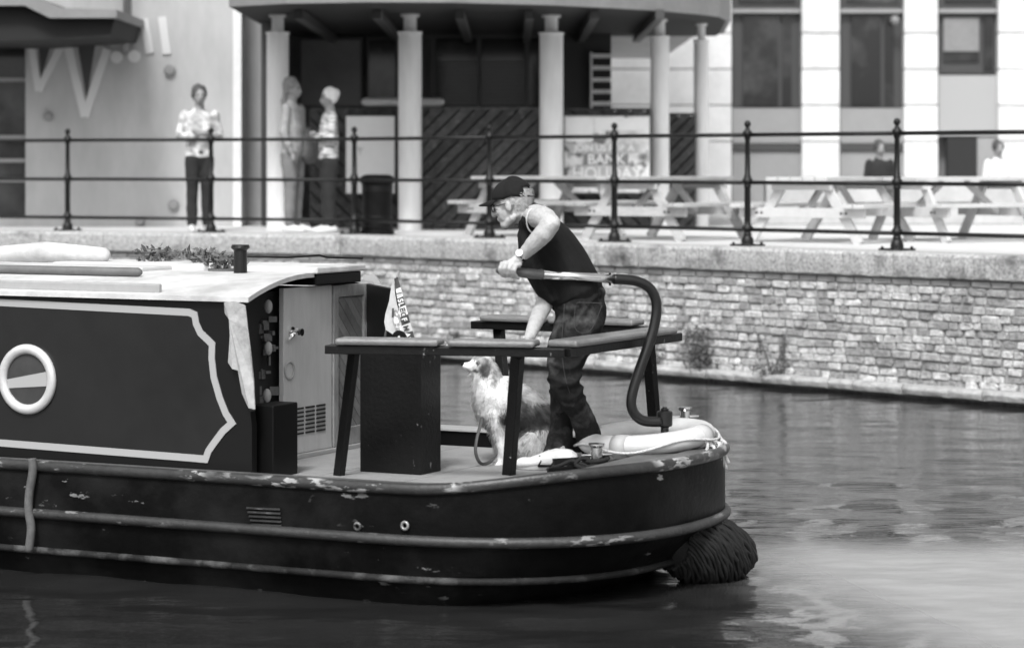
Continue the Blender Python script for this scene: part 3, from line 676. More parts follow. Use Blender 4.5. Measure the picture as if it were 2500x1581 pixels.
# roof, cambered
def roofz(v): return CT+.085*(1-((v-11.9)/(.9))**2)
mb = MB(); vs_ = [VN-.03+(VF+.08-VN)*i/12 for i in range(13)]
def uend(v): return -7.07-.3*(v-VN)/1.25 if v < 12.3 else -7.38
for i in range(12):
    v0, v1 = vs_[i], vs_[i+1]
    mb.hexa([B(-18, v0, roofz(v0)+.004), B(uend(v0), v0, roofz(v0)+.004), B(uend(v1), v1, roofz(v1)+.004), B(-18, v1, roofz(v1)+.004)], [B(-18, v0, roofz(v0)+.028), B(uend(v0), v0, roofz(v0)+.028), B(uend(v1), v1, roofz(v1)+.028), B(-18, v1, roofz(v1)+.028)])
mk('roof', mb, m_roof, boat)
for v in (VN+.03, VF-.03):
    mb = MB(); mb.bar(B(-18, v, CT+.06), B(-7.62, v, CT+.06), .03, .05, B(0,1,0)-B(0,0,0)); mk('roof_handrail', mb, mat('handrail_paint', .33, .5, .2, 4), boat, bevel=.008)
mb = MB(); mb.hexa([B(-9, 12.05, 1.44), B(-7.3, 12.05, 1.44), B(-7.3, 12.52, 1.44), B(-9, 12.52, 1.44)], [B(-9, 12.05, 1.498), B(-7.3, 12.05, 1.498), B(-7.3, 12.52, 1.498), B(-9, 12.52, 1.498)]); mk('sliding_hatch', mb, m_black, boat, bevel=.004)
mb = MB(); mb.hexa([B(-9, 12.03, 1.50), B(-7.28, 12.03, 1.50), B(-7.28, 12.54, 1.50), B(-9, 12.54, 1.50)], [B(-9, 12.03, 1.535), B(-7.28, 12.03, 1.535), B(-7.28, 12.54, 1.535), B(-9, 12.54, 1.535)]); mk('hatch_lid', mb, m_roof, boat, bevel=.008)
mb = MB(); mb.prism([P(886, 672, 14.9), P(916, 672, 14.9), P(930, 694, 14.9), P(886, 694, 14.9)], (0,.1,0)); mk('hatch_stop', mb, m_line, boat)
# bulkhead and doors
UB = -7.4
def vp(name, v0, v1, z0, z1, m, parent, du=0, th=.03, bevel=0):
    mb = MB(); mb.hexa([B(UB+du-th, v0, z0), B(UB+du, v0, z0), B(UB+du, v1, z0), B(UB+du-th, v1, z0)], [B(UB+du-th, v0, z1), B(UB+du, v0, z1), B(UB+du, v1, z1), B(UB+du-th, v1, z1)]); return mk(name, mb, m, parent, bevel=bevel)
vp('bulkhead', VN+.05, VF, DZ, 1.41, m_dark, boat, -.05, .02)
m_palew = mat('pale_door_veneer', .52, .5, .12, 3, .1, 40, stretch=(6,6,1)); m_oak = mat('oak_door_frame', .30, .45, .4, 7, .2, 60, stretch=(3,3,1)); m_oak2 = mat('oak_door_board', .22, .5, .4, 9, .2, 60, rnd=.18)
d1 = vp('door', 11.84, 12.33, DZ+.035, 1.43, m_palew, boat, .03, .03, .004)
mb = MB()
for c_ in range(3):
    for r_ in range(7): mb.box(B(UB+.032, 11.99+c_*.11, .66+r_*.022), (.006, .09, .009), -TH)
mk('vent_slots', mb, m_dark, d1)
mb = MB(); mb.lathe(B(UB+.03, 11.91, 1.2), [(.03,0),(.028,.012),(.012,.016),(.012,.05),(.022,.055),(.02,.07)], 14, B(1,0,0)-B(0,0,0)); mb.bar(B(UB+.045, 11.86, 1.16), B(UB+.045, 11.95, 1.21), .018, .012); mk('handle', mb, m_chrome, d1, smooth=False)
mb = MB(); mb.torus(B(UB+.035, 11.89, 1.0), .045, .006, R=Matrix(((sa,0,ca),(ca,0,-sa),(0,1,0))), n=24, m=6); mk('brass_ring', mb, m_line, d1, smooth=True)
vp('door_sill', 11.8, 12.72, DZ+.012, DZ+.034, m_line, boat, .06, .09, .003)
d2 = vp('door', 12.345, 12.73, DZ+.036, 1.425, m_oak, boat, .012, .02)
for a0, a1, z0, z1 in ((12.345, 12.395, DZ+.036, 1.425), (12.67, 12.73, DZ+.036, 1.425), (12.3955, 12.6695, 1.36, 1.425), (12.3955, 12.6695, DZ+.036, .65)):
    vp('stile', a0, a1, z0, z1, m_oak, d2, .034, .021, .003)
for i in range(-14, 24):       # diagonal boards in the door panel
    w_ = .05; o_ = i*w_*1.414; pl = [(12.4, .65+o_), (12.76, .65+o_-.36), (12.76, .65+o_-.36+w_*1.414-.004), (12.4, .65+o_+w_*1.414-.004)]
    q_ = clip(pl, (12.396, .651, 12.669, 1.359))
    if q_: mb = MB(); mb.prism([B(UB+.013, v, z) for v, z in q_], B(.008,0,0)-B(0,0,0)); mk('door_board', mb, m_oak2, d2, bevel=.002)
mb = MB(); mb.box(B(UB+.04, 12.70, 1.16), (.008, .03, .10), -TH); mk('lock_plate', mb, m_chrome, d2, bevel=.002); mb = MB(); mb.box(B(UB+.045, 12.70, 1.165), (.012, .012, .05), -TH); mk('keyhole', mb, m_black, d2)
q0, q1 = P(890, 692, 14.7), P(960, 706, 14.03)
mb = MB(); mb.hexa([zz(q0, .56), zz(q1, .56), zz(q1, .56)+V((.03,.01,0)), zz(q0, .56)+V((.03,.01,0))], [q0, zz(q1, q0.z), zz(q1, q0.z)+V((.03,.01,0)), zz(q0, q0.z)+V((.03,.01,0))]); mk('open_door', mb, m_black, boat, bevel=.003)
# locker on the deck by the cabin, big black box under the rail
mb = MB(); mb.hexa([B(u, v, .53) for u, v in ((-7.13, 11.15), (-7.0, 11.15), (-7.0, 11.38), (-7.13, 11.38))], [B(u, v, .89) for u, v in ((-7.13, 11.15), (-7.0, 11.15), (-7.0, 11.38), (-7.13, 11.38))]); mk('deck_locker', mb, m_black, boat, bevel=.006)
mb = MB(); q_ = ((-6.77, 11.6), (-6.42, 11.6), (-6.42, 11.81), (-6.77, 11.81)); mb.hexa([B(u, v, DZ+.012) for u, v in q_], [B(u, v, 1.155) for u, v in q_]); mk('pedestal_box', mb, m_postp, boat, bevel=.004)
# bulwark board on the far side of the deck
q_ = ((-7.35, 13.0), (-5.95, 13.0), (-5.95, 13.04), (-7.35, 13.04)); mb = MB(); mb.hexa([B(u, v, DZ) for u, v in q_], [B(u, v, .6) for u, v in q_]); mk('bulwark', mb, m_black, boat)
q_ = ((-7.35, 12.985), (-5.95, 12.985), (-5.95, 13.17), (-7.35, 13.17)); mb = MB(); mb.hexa([B(u, v, .601) for u, v in q_], [B(u, v, .615) for u, v in q_]); mk('bulwark_cap', mb, m_line, boat, bevel=.003)
# seat rails: flat steel bars on splayed posts, varnished seat slats on top
RZ = 1.16
A_, B_, C_ = zz(P(800, 852, 12.95), RZ), zz(P(1368, 858, 12.7), RZ), zz(P(1643, 818, 13.86), RZ)
F1, F2 = zz(P(1161, 792, 14.92), RZ), zz(P(1600, 806, 14.35), RZ)
def flat(p, q, w, z0, z1, e0=0, e1=0):
    d = (q-p).normalized(); s_ = V((-d.y, d.x, 0))*w/2; p = p-d*e0; q = q+d*e1; mb = MB(); return mb.hexa([zz(x, z0) for x in (p-s_, q-s_, q+s_, p+s_)], [zz(x, z1) for x in (p-s_, q-s_, q+s_, p+s_)])
for p, q in ((A_, B_), (B_, C_), (F1, F2)): mk('seat_rail', flat(p, q, .11, RZ+(.001 if p is B_ else 0), RZ+.042+(.001 if p is B_ else 0), 0, .03 if p is A_ else 0), m_postp, boat, bevel=.004)
def pad(x0, x1, p, q, w=.15):
    d = (q-p); f = lambda px: ((p.x-(px-1250)/F*p.y)/((px-1250)/F*d.y-d.x))
    a, b = p+d*f(x0), p+d*f(x1); mk('seat_slat', flat(a, b, w, RZ+.045, RZ+.078), m_pad, boat, bevel=.013)
pad(827, 1078, A_, B_); pad(1100, 1312, A_, B_); pad(1372, 1622, B_, C_, .16); pad(1186, 1345, F1, F2); pad(1352, 1560, F1, F2)
for (x0, y0, d0), (x1, y1, d1), w in (((864, 868, 12.98), (827, 1165, 13.25), .048), ((1264, 872, 12.82), (1242, 1163, 13.28), .056), ((1583, 850, 13.75), (1602, 1085, 14.1), .055), ((1218, 805, 14.87), (1240, 1090, 14.5), .055)):
    t_, b_ = P(x0, y0, d0), P(x1, y1, d1); t_.z = RZ; mb = MB(); mb.bar(b_, t_, w, w*.8, B(.8,-.25,0)-B(0,0,0)); mk('post', mb, m_postp, boat, bevel=.003)
# tiller
def TP(x, y): return P(x, y, lerp(13.12, 13.34, (x-1240)/370))
def spline(pts, n=5):
    out = []
    for i in range(len(pts)-1):
        a, b, c_, d = pts[max(i-1,0)], pts[i], pts[i+1], pts[min(i+2, len(pts)-1)]
        for k in range(n):
            t = k/n; out.append(.5*((2*b)+(c_-a)*t+(2*a-5*b+4*c_-d)*t*t+(3*b-a-3*c_+d)*t**3))
    return out+[pts[-1]]
mb = MB(); mb.loft([TP(1219, 660), TP(1240, 661), TP(1270, 665), TP(1300, 668), TP(1314, 669), TP(1322, 669)], [.019, .021, .024, .026, .024, .027], n=14); til = thing('tiller', 'long swan neck tiller with wooden grip, shiny brass bar and dark painted curved pipe', 'tiller', TP(1605, 1040))
mk('grip', mb, m_grip, til, smooth=True)
mb = MB(); mb.tube([TP(1321, 669), TP(1500, 681)], .0225, 16); mk('bar', mb, m_chrome, til, smooth=True)
mb = MB(); mb.lathe(TP(1489, 671), [(.006,0),(.006,.012)], 8, (0,0,1)); mb.lathe(TP(1489, 690), [(.006,0),(.006,.014)], 8, (0,0,-1)); mk('bolt', mb, m_iron, til)
sw = spline([TP(x, y) for x, y in ((1498, 681), (1525, 682), (1553, 686), (1580, 698), (1597, 720), (1603, 752), (1596, 800), (1580, 850), (1562, 900), (1546, 950), (1541, 985), (1551, 1012), (1574, 1027), (1612, 1029))], 5)
mb = MB(); mb.tube(sw, .026, 16); mk('swan_neck', mb, m_tiller, til, smooth=True)
st_ = P(1623, 1064, 13.36)
mb = MB(); mb.lathe(zz(st_, .62), [(.05,0),(.05,.012),(.02,.016),(.02,.06),(.036,.07),(.039,.08),(.039,.165),(.032,.172),(.018,.174),(.02,.178),(.02,.186),(.012,.19),(.012,.197)], 24); mb.v = [V((p.x, p.y, st_.z+(p.z-.62)*.74)) for p in mb.v]; mb.lathe(zz(st_, .57), [(.022,0),(.022,st_.z-.572)], 16); o = mk('rudder_stock', mb, m_tiller, til, smooth=False)
print('stock', st_)
# dollies, plate
def dolly(p, label, h=.1, r=.033):
    mb = MB(); mb.lathe(p, [(r*1.2,0),(r*1.2,.006),(r*.85,.01),(r*.82,h-.02),(r*1.15,h-.008),(r*1.15,h)], 24); o = mk('mooring_dolly', mb, m_chrome, boat, smooth=False); o.data.polygons.foreach_set('use_smooth', [True]*len(o.data.polygons)); e_ = o.modifiers.new('e', 'EDGE_SPLIT')
    mb = MB(); mb.tube([p+V((-.075,0,h*.58)), p+V((.075,0,h*.62))], .0075, 10); mk('cross_bar', mb, m_chrome, o, smooth=True)
gs = gz(-5.3)+.006
dp = P(1457, 1130, 12.98); dp.z = .578; dolly(dp, '', .14, .036)
dq = P(1672, 1060, 14.3); dq.z = gs; dolly(dq, '', .13)
pl = [P(1338, 1164, 12.9), P(1350, 1150, 12.98), P(1416, 1146, 13.05), P(1438, 1156, 13.0)]
mb = MB(); mb.prism([zz(p, gz(-5.9)+.018) for p in pl], (0,0,.02)); mb.bar(zz(pl[1], gz(-5.9)+.05), zz(pl[2], gz(-5.9)+.05), .05, .012, (0,.3,1)); mk('fairlead_plate', mb, m_black, boat, bevel=.004)
mb = MB(); fc = P(1372, 1152, 13.02); fc.z = gz(-6)+.04; mb.lathe(fc, [(.045,0),(.045,.008),(.03,.012)], 24); mk('filler_cap', mb, m_chrome, boat, smooth=False)
# hull chain eye at the stern and the big rope fender hanging off it
fen = thing('stern_fender', 'big dark round rope fender hanging low behind the stern', 'fender', P(1770, 1350, 13.3))
mb = MB(); f0, f1 = P(1640, 1325, 13.15), P(1815, 1360, 13.55)
n_ = 10; path = [f0.lerp(f1, i/n_) for i in range(n_+1)]; mb.loft(path, [.04+.125*math.sin(math.pi*min(1, (i+1.5)/(n_+1.8)))**.6 for i in range(n_+1)], n=24)
mb.wobble(.012, 9); mk('core', mb, m_brope, fen, smooth=True)
dirn = (f1-f0).normalized(); sx_ = dirn.orthogonal().normalized(); sy_ = dirn.cross(sx_)
for k in range(40):
    pts = []
    for i in range(26):
        t = i/25; q_ = 2*math.pi*(k/40+t*.45); r_ = .045+.128*math.sin(math.pi*min(1, (t*n_+1.5)/(n_+1.8)))**.6; pts.append(f0.lerp(f1, t)+(sx_*math.cos(q_)+sy_*math.sin(q_))*r_)
    mb = MB(); mb.tube(pts, .0105, 6); mb.wobble(.014, 14, k); mk('rope_strand', mb, m_brope, fen, smooth=True)
mb = MB()
c0_, c1_ = P(1715, 1155, 13.95), P(1742, 1285, 13.7)
for i in range(9):
    p = c0_.lerp(c1_, (i+.5)/9)+V((0,-.03,0)); mb.torus(p, .016, .004, R=Matrix.Rotation(i*1.57, 3, (0,.2,1)) @ Matrix.Rotation(1.57, 3, 'X'), n=12, m=6, rz=.004)
mk('chain', mb, mat('chain_steel', .2, .5, metal=.4), fen, smooth=True)
# ---- loose things on the boat
lifeb = thing('lifebelt', 'white ring lifebelt lying flat round the rudder stock at the stern', 'lifebelt', P(1575, 1092, 13.35))
lc = P(1578, 1066, 13.52); Rl = Matrix.Rotation(math.radians(2), 3, 'X') @ Matrix.Rotation(math.radians(-5), 3, 'Y')
mb = MB(); mb.torus(lc, .285, .066, R=Rl, n=64, m=18, rz=.052); mk('ring', mb, mat('lifebelt_plastic', .55, .45, .12, 8), lifeb, smooth=True)
pts = []
for i in range(65):
    q_ = 2*math.pi*i/64; k = .5+.5*math.cos(q_*4+1.2); pts.append(lc+Rl@V((math.cos(q_)*(.352+.02*k), math.sin(q_)*(.352+.02*k), .012-.035*k)))
mb = MB(); mb.tube(pts, .0065, 8); mk('grab_line', mb, m_wrope, lifeb, smooth=True)
for q_ in (-2.05, -.5, 1.07, 2.64):
    mb = MB(); mb.loft([lc+Rl@V((math.cos(q_+d)*.30, math.sin(q_+d)*.30, 0)) for d in (-.12, 0, .12)], [(.058, .064), (.06, .068), (.058, .064)], side=Rl@V((0,0,1)), n=20, rnd=False); mk('line_sleeve', mb, mat('grey_tape', .4, .6), lifeb, smooth=True)
mb = MB()
for k in range(8):
    a = P(1728+k*5, 1062+random.uniform(-8, 16), 13.30+k*.03); pts = [a+V((random.uniform(-.03,.03), random.uniform(-.03,.03), -.02*i+random.uniform(-.015,.015))) for i in range(6)]; mb.tube(spline(pts, 3), .009, 6)
for k in range(4):
    a = P(1740+k*5, 1078, 13.42); pts = [a+V((.012*i, 0, -.035*i*random.uniform(.7, 1.1))) for i in range(5)]; mb.tube(spline(pts, 3), .010, 6)
tag(mk('frayed_rope', mb, m_wrope, smooth=True), 'tangle of white frayed rope over the stern end beside the lifebelt', 'rope')
mb = MB(); c_ = dp+V((0,0,.016))
pts = [c_+V((math.cos(q)*.055*(1+.1*math.sin(q*3)), math.sin(q)*.055, .004*q)) for q in [i*.4 for i in range(36)]]; mb.tube(pts, .0105, 8)
pts = spline([P(1446, 1142, 12.95), P(1415, 1130, 12.96), P(1395, 1124, 12.98), P(1372, 1134, 12.97), P(1350, 1142, 12.95), P(1335, 1148, 12.95)], 4); mb.tube(pts, .010, 8)
pts = spline([P(1440, 1122, 12.96), P(1420, 1118, 12.96), P(1405, 1132, 12.95), P(1425, 1142, 12.94), P(1448, 1136, 12.93)], 4); mb.tube(pts, .010, 8)
tag(mk('mooring_rope', mb, m_brope, smooth=True), 'black mooring rope wound round the brass dolly by the shoes', 'rope')
mb = MB(); p_ = [(78, 1118), (80, 1150), (72, 1200), (70, 1245), (76, 1290), (70, 1345)]
mb.tube(spline([PV(x, y, VC-HW-.035) for x, y in p_], 5), .022, 10); tag(mk('hanging_strap', mb, mat('weathered_strap', .10, .8, .4, 20), smooth=True), 'pale thick strap hanging down the hull side at the far left', 'strap')
# flag
flag = thing('flag', 'pointed checkered souvenir flag with ISLE OF MAN lettering standing on the deck seats', 'flag', P(985, 838, 13.6))
FD = 13.6
tL_, tR_ = (962, 680), (971, 676); bL_, bR_ = (988, 842), (1014, 832)
m_fd = mat('flag_dark', .07, .8); m_fw = mat('flag_white', .74, .8)
def fp(s, t, d=0):          # s across 0..1, t down 0..1
    x = lerp(lerp(tL_[0], tR_[0], s), lerp(bL_[0], bR_[0], s), t); y = lerp(lerp(tL_[1], tR_[1], s), lerp(bL_[1], bR_[1], s), t)
    return P(x, y, FD-d+.012*math.sin(t*7+s))
brk = [0, .16, .30, .44, .58, .71, .84, .96, 1.0]
for i in range(8):
    mb = MB(); q_ = [fp(0, brk[i]), fp(1, brk[i]), fp(1, brk[i+1]), fp(0, brk[i+1])]; mb.prism(q_, (0,.003,0)); mk('check', mb, m_fw if i in (1, 3, 5, 7) else m_fd, flag)
for s_, t_, mm in (('I', .235, m_fd), ('S', .345, m_fw), ('L', .405, m_fw), ('E', .485, m_fd), ('O', .57, m_fd), ('F', .635, m_fw), ('M', .77, m_fd), ('A', .875, m_fw), ('N', .95, m_fw)):
    text(s_, .038, facing(fp(.42, t_, .012), (.28, 0, -1), (1, 0, .28)), mm, flag, depth=.0006, bold=.0012, sx=.95)
lc_ = [(961, 680), (955, 700), (950, 735), (941, 765), (938, 785), (942, 805), (958, 815), (966, 842), (987, 842), (975, 770), (965, 720)]
mb = MB(); mb.prism([P(x, y, FD+.02) for x, y in lc_], (0,.003,0)); mk('pale_cloth', mb, mat('pale_flag_cloth', .5, .8, .3, 12), flag)
mb = MB(); mb.prism([P(x, y, FD-.01) for x, y in ((957, 752), (962, 752), (961, 774), (956, 776))], (0,.003,0)); mk('dark_patch', mb, m_fd, flag)
mb = MB(); mb.prism([P(x, y, FD-.002) for x, y in ((962, 757), (972, 752), (984, 790), (990, 815), (983, 832), (966, 805), (960, 780))], (0,.003,0)); mk('crest', mb, mat('crest_print', .3, .8, .9, 30, blotch=(.75, 34, .5, .56)), flag)
mb = MB(); mb.tube([P(974, 662, FD+.03), P(958, 720, FD+.03), P(935, 850, FD+.03)], .006, 8); mk('stick', mb, mat('flag_stick', .2, .6), flag, smooth=True)
mor = MB(); mor.lathe(P(974, 822, FD-.1), [(.03,-.01),(.034,0),(.034,.02),(.028,.03)], 20, (0,-1,0)); mor.bar(P(980, 812, FD-.09), P(1000, 850, FD-.09), .03, .03); o = mk('throttle_control', mor, m_black, boat)
mb = MB(); mb.lathe(P(974, 822, FD-.135), [(.006,0),(.006,.004)], 8, (0,-1,0)); mk('bolt', mb, m_white, o)
mb = MB(); mb.ell(P(1048, 838, 13.25), (.085, .06, .028)); mb.wobble(.012, 18); tag(mk('cloth_bag', mb, m_wrope, smooth=True), 'crumpled pale cloth lying on the seat slat right of the flag', 'cloth')
# cloth over the cabin corner, roof clutter
cl_ = [(546, 738), (572, 735), (598, 745), (604, 800), (611, 860), (618, 930), (622, 1000), (606, 996), (590, 960), (580, 905), (566, 900), (556, 885), (560, 820), (558, 780), (548, 765)]
mb = MB(); mb.prism([PV(x, y, VN-.035-.012*math.sin(i*2.1)) for i, (x, y) in enumerate(cl_)], B(0,.01,0)-B(0,0,0)); tag(mk('hanging_cloth', mb, mat('grey_cloth', .36, .85, .5, 7, .4, 40), bevel=.004), 'grey cloth hanging over the rear corner of the cabin side', 'cloth')
for x, y in ((655, 748), (655, 850), (652, 965)):
    mb = MB(); mb.ell(P(x, y, 13.75), (.022, .022, .036)); mk('cabin_lamp', mb, m_line, boat, smooth=True)
mb = MB()
for k in range(26): mb.box(P(random.uniform(625, 672), random.uniform(770, 980), 13.85), (random.uniform(.01,.05), .03, random.uniform(.01,.05)), random.random(), None)
mk('cabin_fittings', mb, mat('cabin_fittings', .10, .6, .6, 20), boat, kind='stuff')
mb = MB(); mb.hexa([B(u, v, 1.485) for u, v in ((-16, 11.75), (-8.2, 11.75), (-8.2, 12.05), (-16, 12.05))], [B(u, v, 1.53) for u, v in ((-16, 11.75), (-8.2, 11.75), (-8.2, 12.05), (-16, 12.05))]); tag(mk('gang_plank', mb, mat('plank_paint', .5, .6, .3, 3), bevel=.012), 'long white plank lying along the cabin roof', 'plank')
mb = MB(); mb.loft([B(u, 11.5, 1.515) for u in (-12, -9.5, -8.05)], .024, n=12); tag(mk('boat_pole', mb, mat('pole_wood', .12, .6, .3, 5), smooth=True), 'dark boat pole lying on the near side of the cabin roof', 'pole')
mb = MB(); mb.loft([B(-9.6, 12.25, 1.57), B(-9.2, 12.25, 1.58), B(-8.8, 12.25, 1.57)], [.045, .06, .04], n=14); mb.wobble(.02, 6); tag(mk('canvas_roll', mb, mat('canvas', .5, .8, .3, 5, .4, 30), smooth=True), 'white canvas bundle on the cabin roof left of the pot plants', 'canvas')
ch = zz(P(587, 690, 14.0), 1.475); mb = MB(); mb.lathe(ch, [(.06,0),(.055,.02),(.036,.03),(.034,.15),(.045,.16),(.05,.165),(.045,.18)], 20); mk('chimney', mb, m_iron, boat, smooth=False)
mb = MB(); mb.tube([P(600, 626, 14.6), P(700, 628, 14.9), P(780, 623, 15.1), P(800, 628, 15.2), P(885, 630, 15.4)], .006, 6); tag(mk('roof_cable', mb, m_iron, smooth=True), 'thin black cable running above the hatch from the chimney', 'cable')
def leaves(c, r, n, size, m, mb, gravity=0):
    for i in range(n):
        d = V((random.gauss(0, .45), random.gauss(0, .45), random.gauss(0, .45)))
        if d.length > 1.1: d.normalize()
        p = V(c)+V((d.x*r[0], d.y*r[1], d.z*r[2])); a = V((random.gauss(0,1), random.gauss(0,1), random.gauss(0,1))).normalized(); b = a.orthogonal().normalized(); s_ = size*random.uniform(.5, 1.3)
        k = a.cross(b)*s_*.15
        mb.add([p-a*s_, p-b*s_*.4+k, p+a*s_, p+b*s_*.4+k], [(0,1,2),(0,2,3)])
def plant(name, label, cat, base, clumps, stems, size, group=None, pot=None, parent=None):
    t_ = thing(name, label, cat, base, group); mb = MB()
    for c_, r_, n in clumps: leaves(c_, r_, n, size, m_leaf, mb)
    mk('foliage', mb, m_leaf, t_, fix=False); mb = MB()
    for a, b, r_ in stems: mb.tube([a, V(a).lerp(V(b), .5)+V((random.uniform(-.02,.02),0,.01)), b], r_, 6)
    mk('stem', mb, m_stem, t_, smooth=True)
    if pot: mb = MB(); mb.lathe(pot, [(.05,0),(.075,.09),(.082,.09),(.082,.11),(.065,.11)], 16); mk('pot', mb, mat('plant_pot', .1, .7), t_)
for i, (u, v) in enumerate(((-8.55, 12.4), (-8.2, 12.35), (-7.85, 12.0))):
    b_ = B(u, v, 1.47); plant('potted_plant', ('leftmost low potted plant on the cabin roof', 'middle potted plant on the cabin roof beside the hatch', 'potted plant on the cabin roof next to the chimney')[i], 'plant', b_, [(b_+V((0,0,.10)), (.13,.12,.05), 120)], [(b_+V((0,0,.02)), b_+V((0,0,.1)), .006)], .026, 'potted plants on the cabin roof', b_+V((0,0,-.06)))
# weeds on the canal wall
def wallp(px, z, d=.0):
    k = (px-1250)/F; o_ = c+nR*d; D = (o_.y-tR.y/tR.x*o_.x)/(1-tR.y/tR.x*k); return V((k*D, D, z))
w0 = wallp(1710, .1, .1); plant('wall_weed', 'bushy dark weed spilling down the wall to the water right of the stern post', 'plant', w0, [(w0+V((0,0,.12)), (.22,.12,.14), 500), (w0+V((-.05,-.02,.32)), (.17,.08,.13), 320), (w0+V((.10,-.05,-.02)), (.12,.08,.08), 180)], [(w0, w0+V((.02,0,.4)), .006), (w0, w0+V((-.15,0,.3)), .005)], .022, 'weeds growing on the canal wall')
w0 = wallp(1885, .12, .12); plant('wall_weed', 'spiky weed with tall upright stems on the ledge in the right half', 'plant', w0, [(w0+V((0,0,.05)), (.22,.08,.07), 170), (w0+V((-.12,0,.26)), (.03,.03,.12), 60), (w0+V((.10,0,.24)), (.03,.03,.13), 60)], [(w0, w0+V((-.14,0,.38)), .008), (w0, w0+V((.12,0,.36)), .008), (w0, w0+V((.3,0,.14)), .006)], .022, 'weeds growing on the canal wall')
w0 = wallp(1112, .2, .04); plant('wall_weed', 'small weed low on the brick wall left of the far seat', 'plant', w0, [(w0+V((0,-.02,.06)), (.12,.05,.08), 150)], [(w0, w0+V((0,0,.1)), .004)], .016, 'weeds growing on the canal wall')
w0 = wallp(1602, .2, .04); plant('wall_weed', 'thin trailing weed on the wall just right of the seat rail end', 'plant', w0, [(w0+V((0,-.04,.0)), (.09,.05,.12), 130), (w0+V((0.02,-.04,.25)), (.03,.03,.12), 30)], [(w0+V((0,-.03,0)), w0+V((-.03,-.03,.35)), .004)], .016, 'weeds growing on the canal wall')
# ================================================================ PEOPLE AND DOG
man = thing('person', 'man in dark cap, sleeveless shirt and jeans leaning over to steer with the tiller', 'person', P(1360, 1150, 13.5))
def tb(mb, pts, side=(0.1,1,0), n=16):      # pts: (px,py,D,r or (side r, other r))
    mb.loft([P(a, b, d) for a, b, d, r in pts], [r for *_, r in pts], side=side, n=n)
body = MB()
fw = V((-.93, .30, -.20)).normalized(); sdv = V((.30, .93, 0)).normalized(); upv = sdv.cross(fw).normalized()
if upv.z < 0: upv = -upv
HC = P(1249, 497, 13.36); RH = Matrix((fw, sdv, upv)).transposed()   # local: x forward, y away side, z up
def H(x, y, z): return HC+RH@V((x, y, z))
body.ell(H(-.012, 0, .028), (.094, .074, .095), RH, 20, 12)
body.ell(H(.030, 0, -.035), (.056, .056, .075), RH, 16, 10)
body.ell(H(.048, 0, -.095), (.032, .036, .027), RH)                     # chin
body.loft([H(-.01, -.045, -.07), H(.045, -.02, -.1)], [.022, .02]); body.loft([H(-.01, .045, -.07), H(.045, .02, -.1)], [.022, .02])
body.loft([H(.074, 0, .01), H(.090, 0, -.015), H(.100, 0, -.034)], [.009, .0125, .017], n=12)   # nose
body.ell(H(.088, .010, -.036), (.012, .009, .009), RH); body.ell(H(.088, -.010, -.036), (.012, .009, .009), RH)
body.ell(H(.072, 0, .018), (.020, .052, .012), RH)                      # brow
body.ell(H(.078, 0, -.062), (.012, .022, .006), RH); body.ell(H(.076, 0, -.072), (.012, .019, .006), RH)   # lips
for s_ in (-1, 1):
    body.ell(H(-.005, s_*.076, -.012), (.018, .009, .030), RH); body.ell(H(.055, s_*.035, -.028), (.022, .02, .022), RH)
body.loft([H(-.035, 0, -.05), P(1285, 525, 13.4), P(1305, 550, 13.4)], [.058, .062, .075])
tb(body, [(1298, 530, 13.4, (.15, .06)), (1330, 570, 13.4, (.17, .09)), (1370, 640, 13.4, (.15, .11)), (1403, 705, 13.4, (.13, .10)), (1412, 755, 13.42, (.12, .085))])
NS, NE, NW = (1308, 528, 13.22), (1346, 545, 13.02), (1268, 630, 13.1)
tb(body, [(1302, 535, 13.3, .06), (*NS[:2], NS[2], .062), (1330, 533, 13.1, .056), (*NE, .045)]); body.ell(P(1350, 545, 13.01), .037)
tb(body, [(*NE, .047), (1327, 570, 13.03, .049), (1302, 596, 13.06, .042), (1282, 617, 13.09, .032), (*NW, .027)])
# far arm
tb(body, [(1300, 560, 13.62, .06), (1322, 640, 13.56, .052), (1338, 712, 13.42, .046)]); tb(body, [(1338, 712, 13.42, .046), (1326, 748, 13.32, .045), (1306, 790, 13.15, .036), (1292, 826, 13.0, .027)])
# far hand resting behind the near seat rail
tb(body, [(1292, 826, 13.0, .027), (1286, 838, 12.94, (.036, .018)), (1281, 846, 12.90, (.04, .017))])
for k in range(4): tb(body, [(1280+k*3, 846+k, 12.92+k*.018-.03, .0095), (1272+k*3, 850, 12.90+k*.018-.03, .009), (1265+k*3, 856, 12.89+k*.018-.03, .008)], n=8)
tb(body, [(1292, 838, 12.90, .011), (1286, 848, 12.86, .010), (1282, 856, 12.85, .009)], n=8)
# near hand gripping the end of the tiller, knuckles along the bar
tb(body, [(1270, 628, 13.1, .027), (1258, 638, 13.09, (.03, .026)), (1248, 645, 13.09, (.034, .026)), (1240, 650, 13.095, (.036, .024))])
for k, (x, y) in enumerate(((1222, 645), (1233, 645), (1245, 647), (1256, 650))):
    l = (0, .002, .001, -.003)[k]
    tb(body, [(x+13, y-5, 13.08, .0125), (x+3, y-1, 13.06, .0125), (x-1, y+9, 13.055, .0115), (x, y+19+l*400, 13.065, .0105), (x+5, y+28+l*400, 13.085, .0098), (x+10, y+29, 13.105, .009)], n=10)
tb(body, [(1256, 648, 13.14, .014), (1246, 655, 13.16, .0135), (1238, 666, 13.165, .012), (1234, 675, 13.15, .0105)], n=10)
# legs inside the jeans, so the body is one figure
tb(body, [(1412, 770, 13.34, .06), (1378, 930, 13.31, .036), (1442, 1105, 13.53, .035)]); tb(body, [(1405, 780, 13.53, .06), (1373, 930, 13.56, .034), (1368, 1125, 13.52, .035)])
def bdisp(p): return .0012*noise.noise(p*60)
bo = remesh('body', body, .0042, m_skin, man, 3, bdisp)
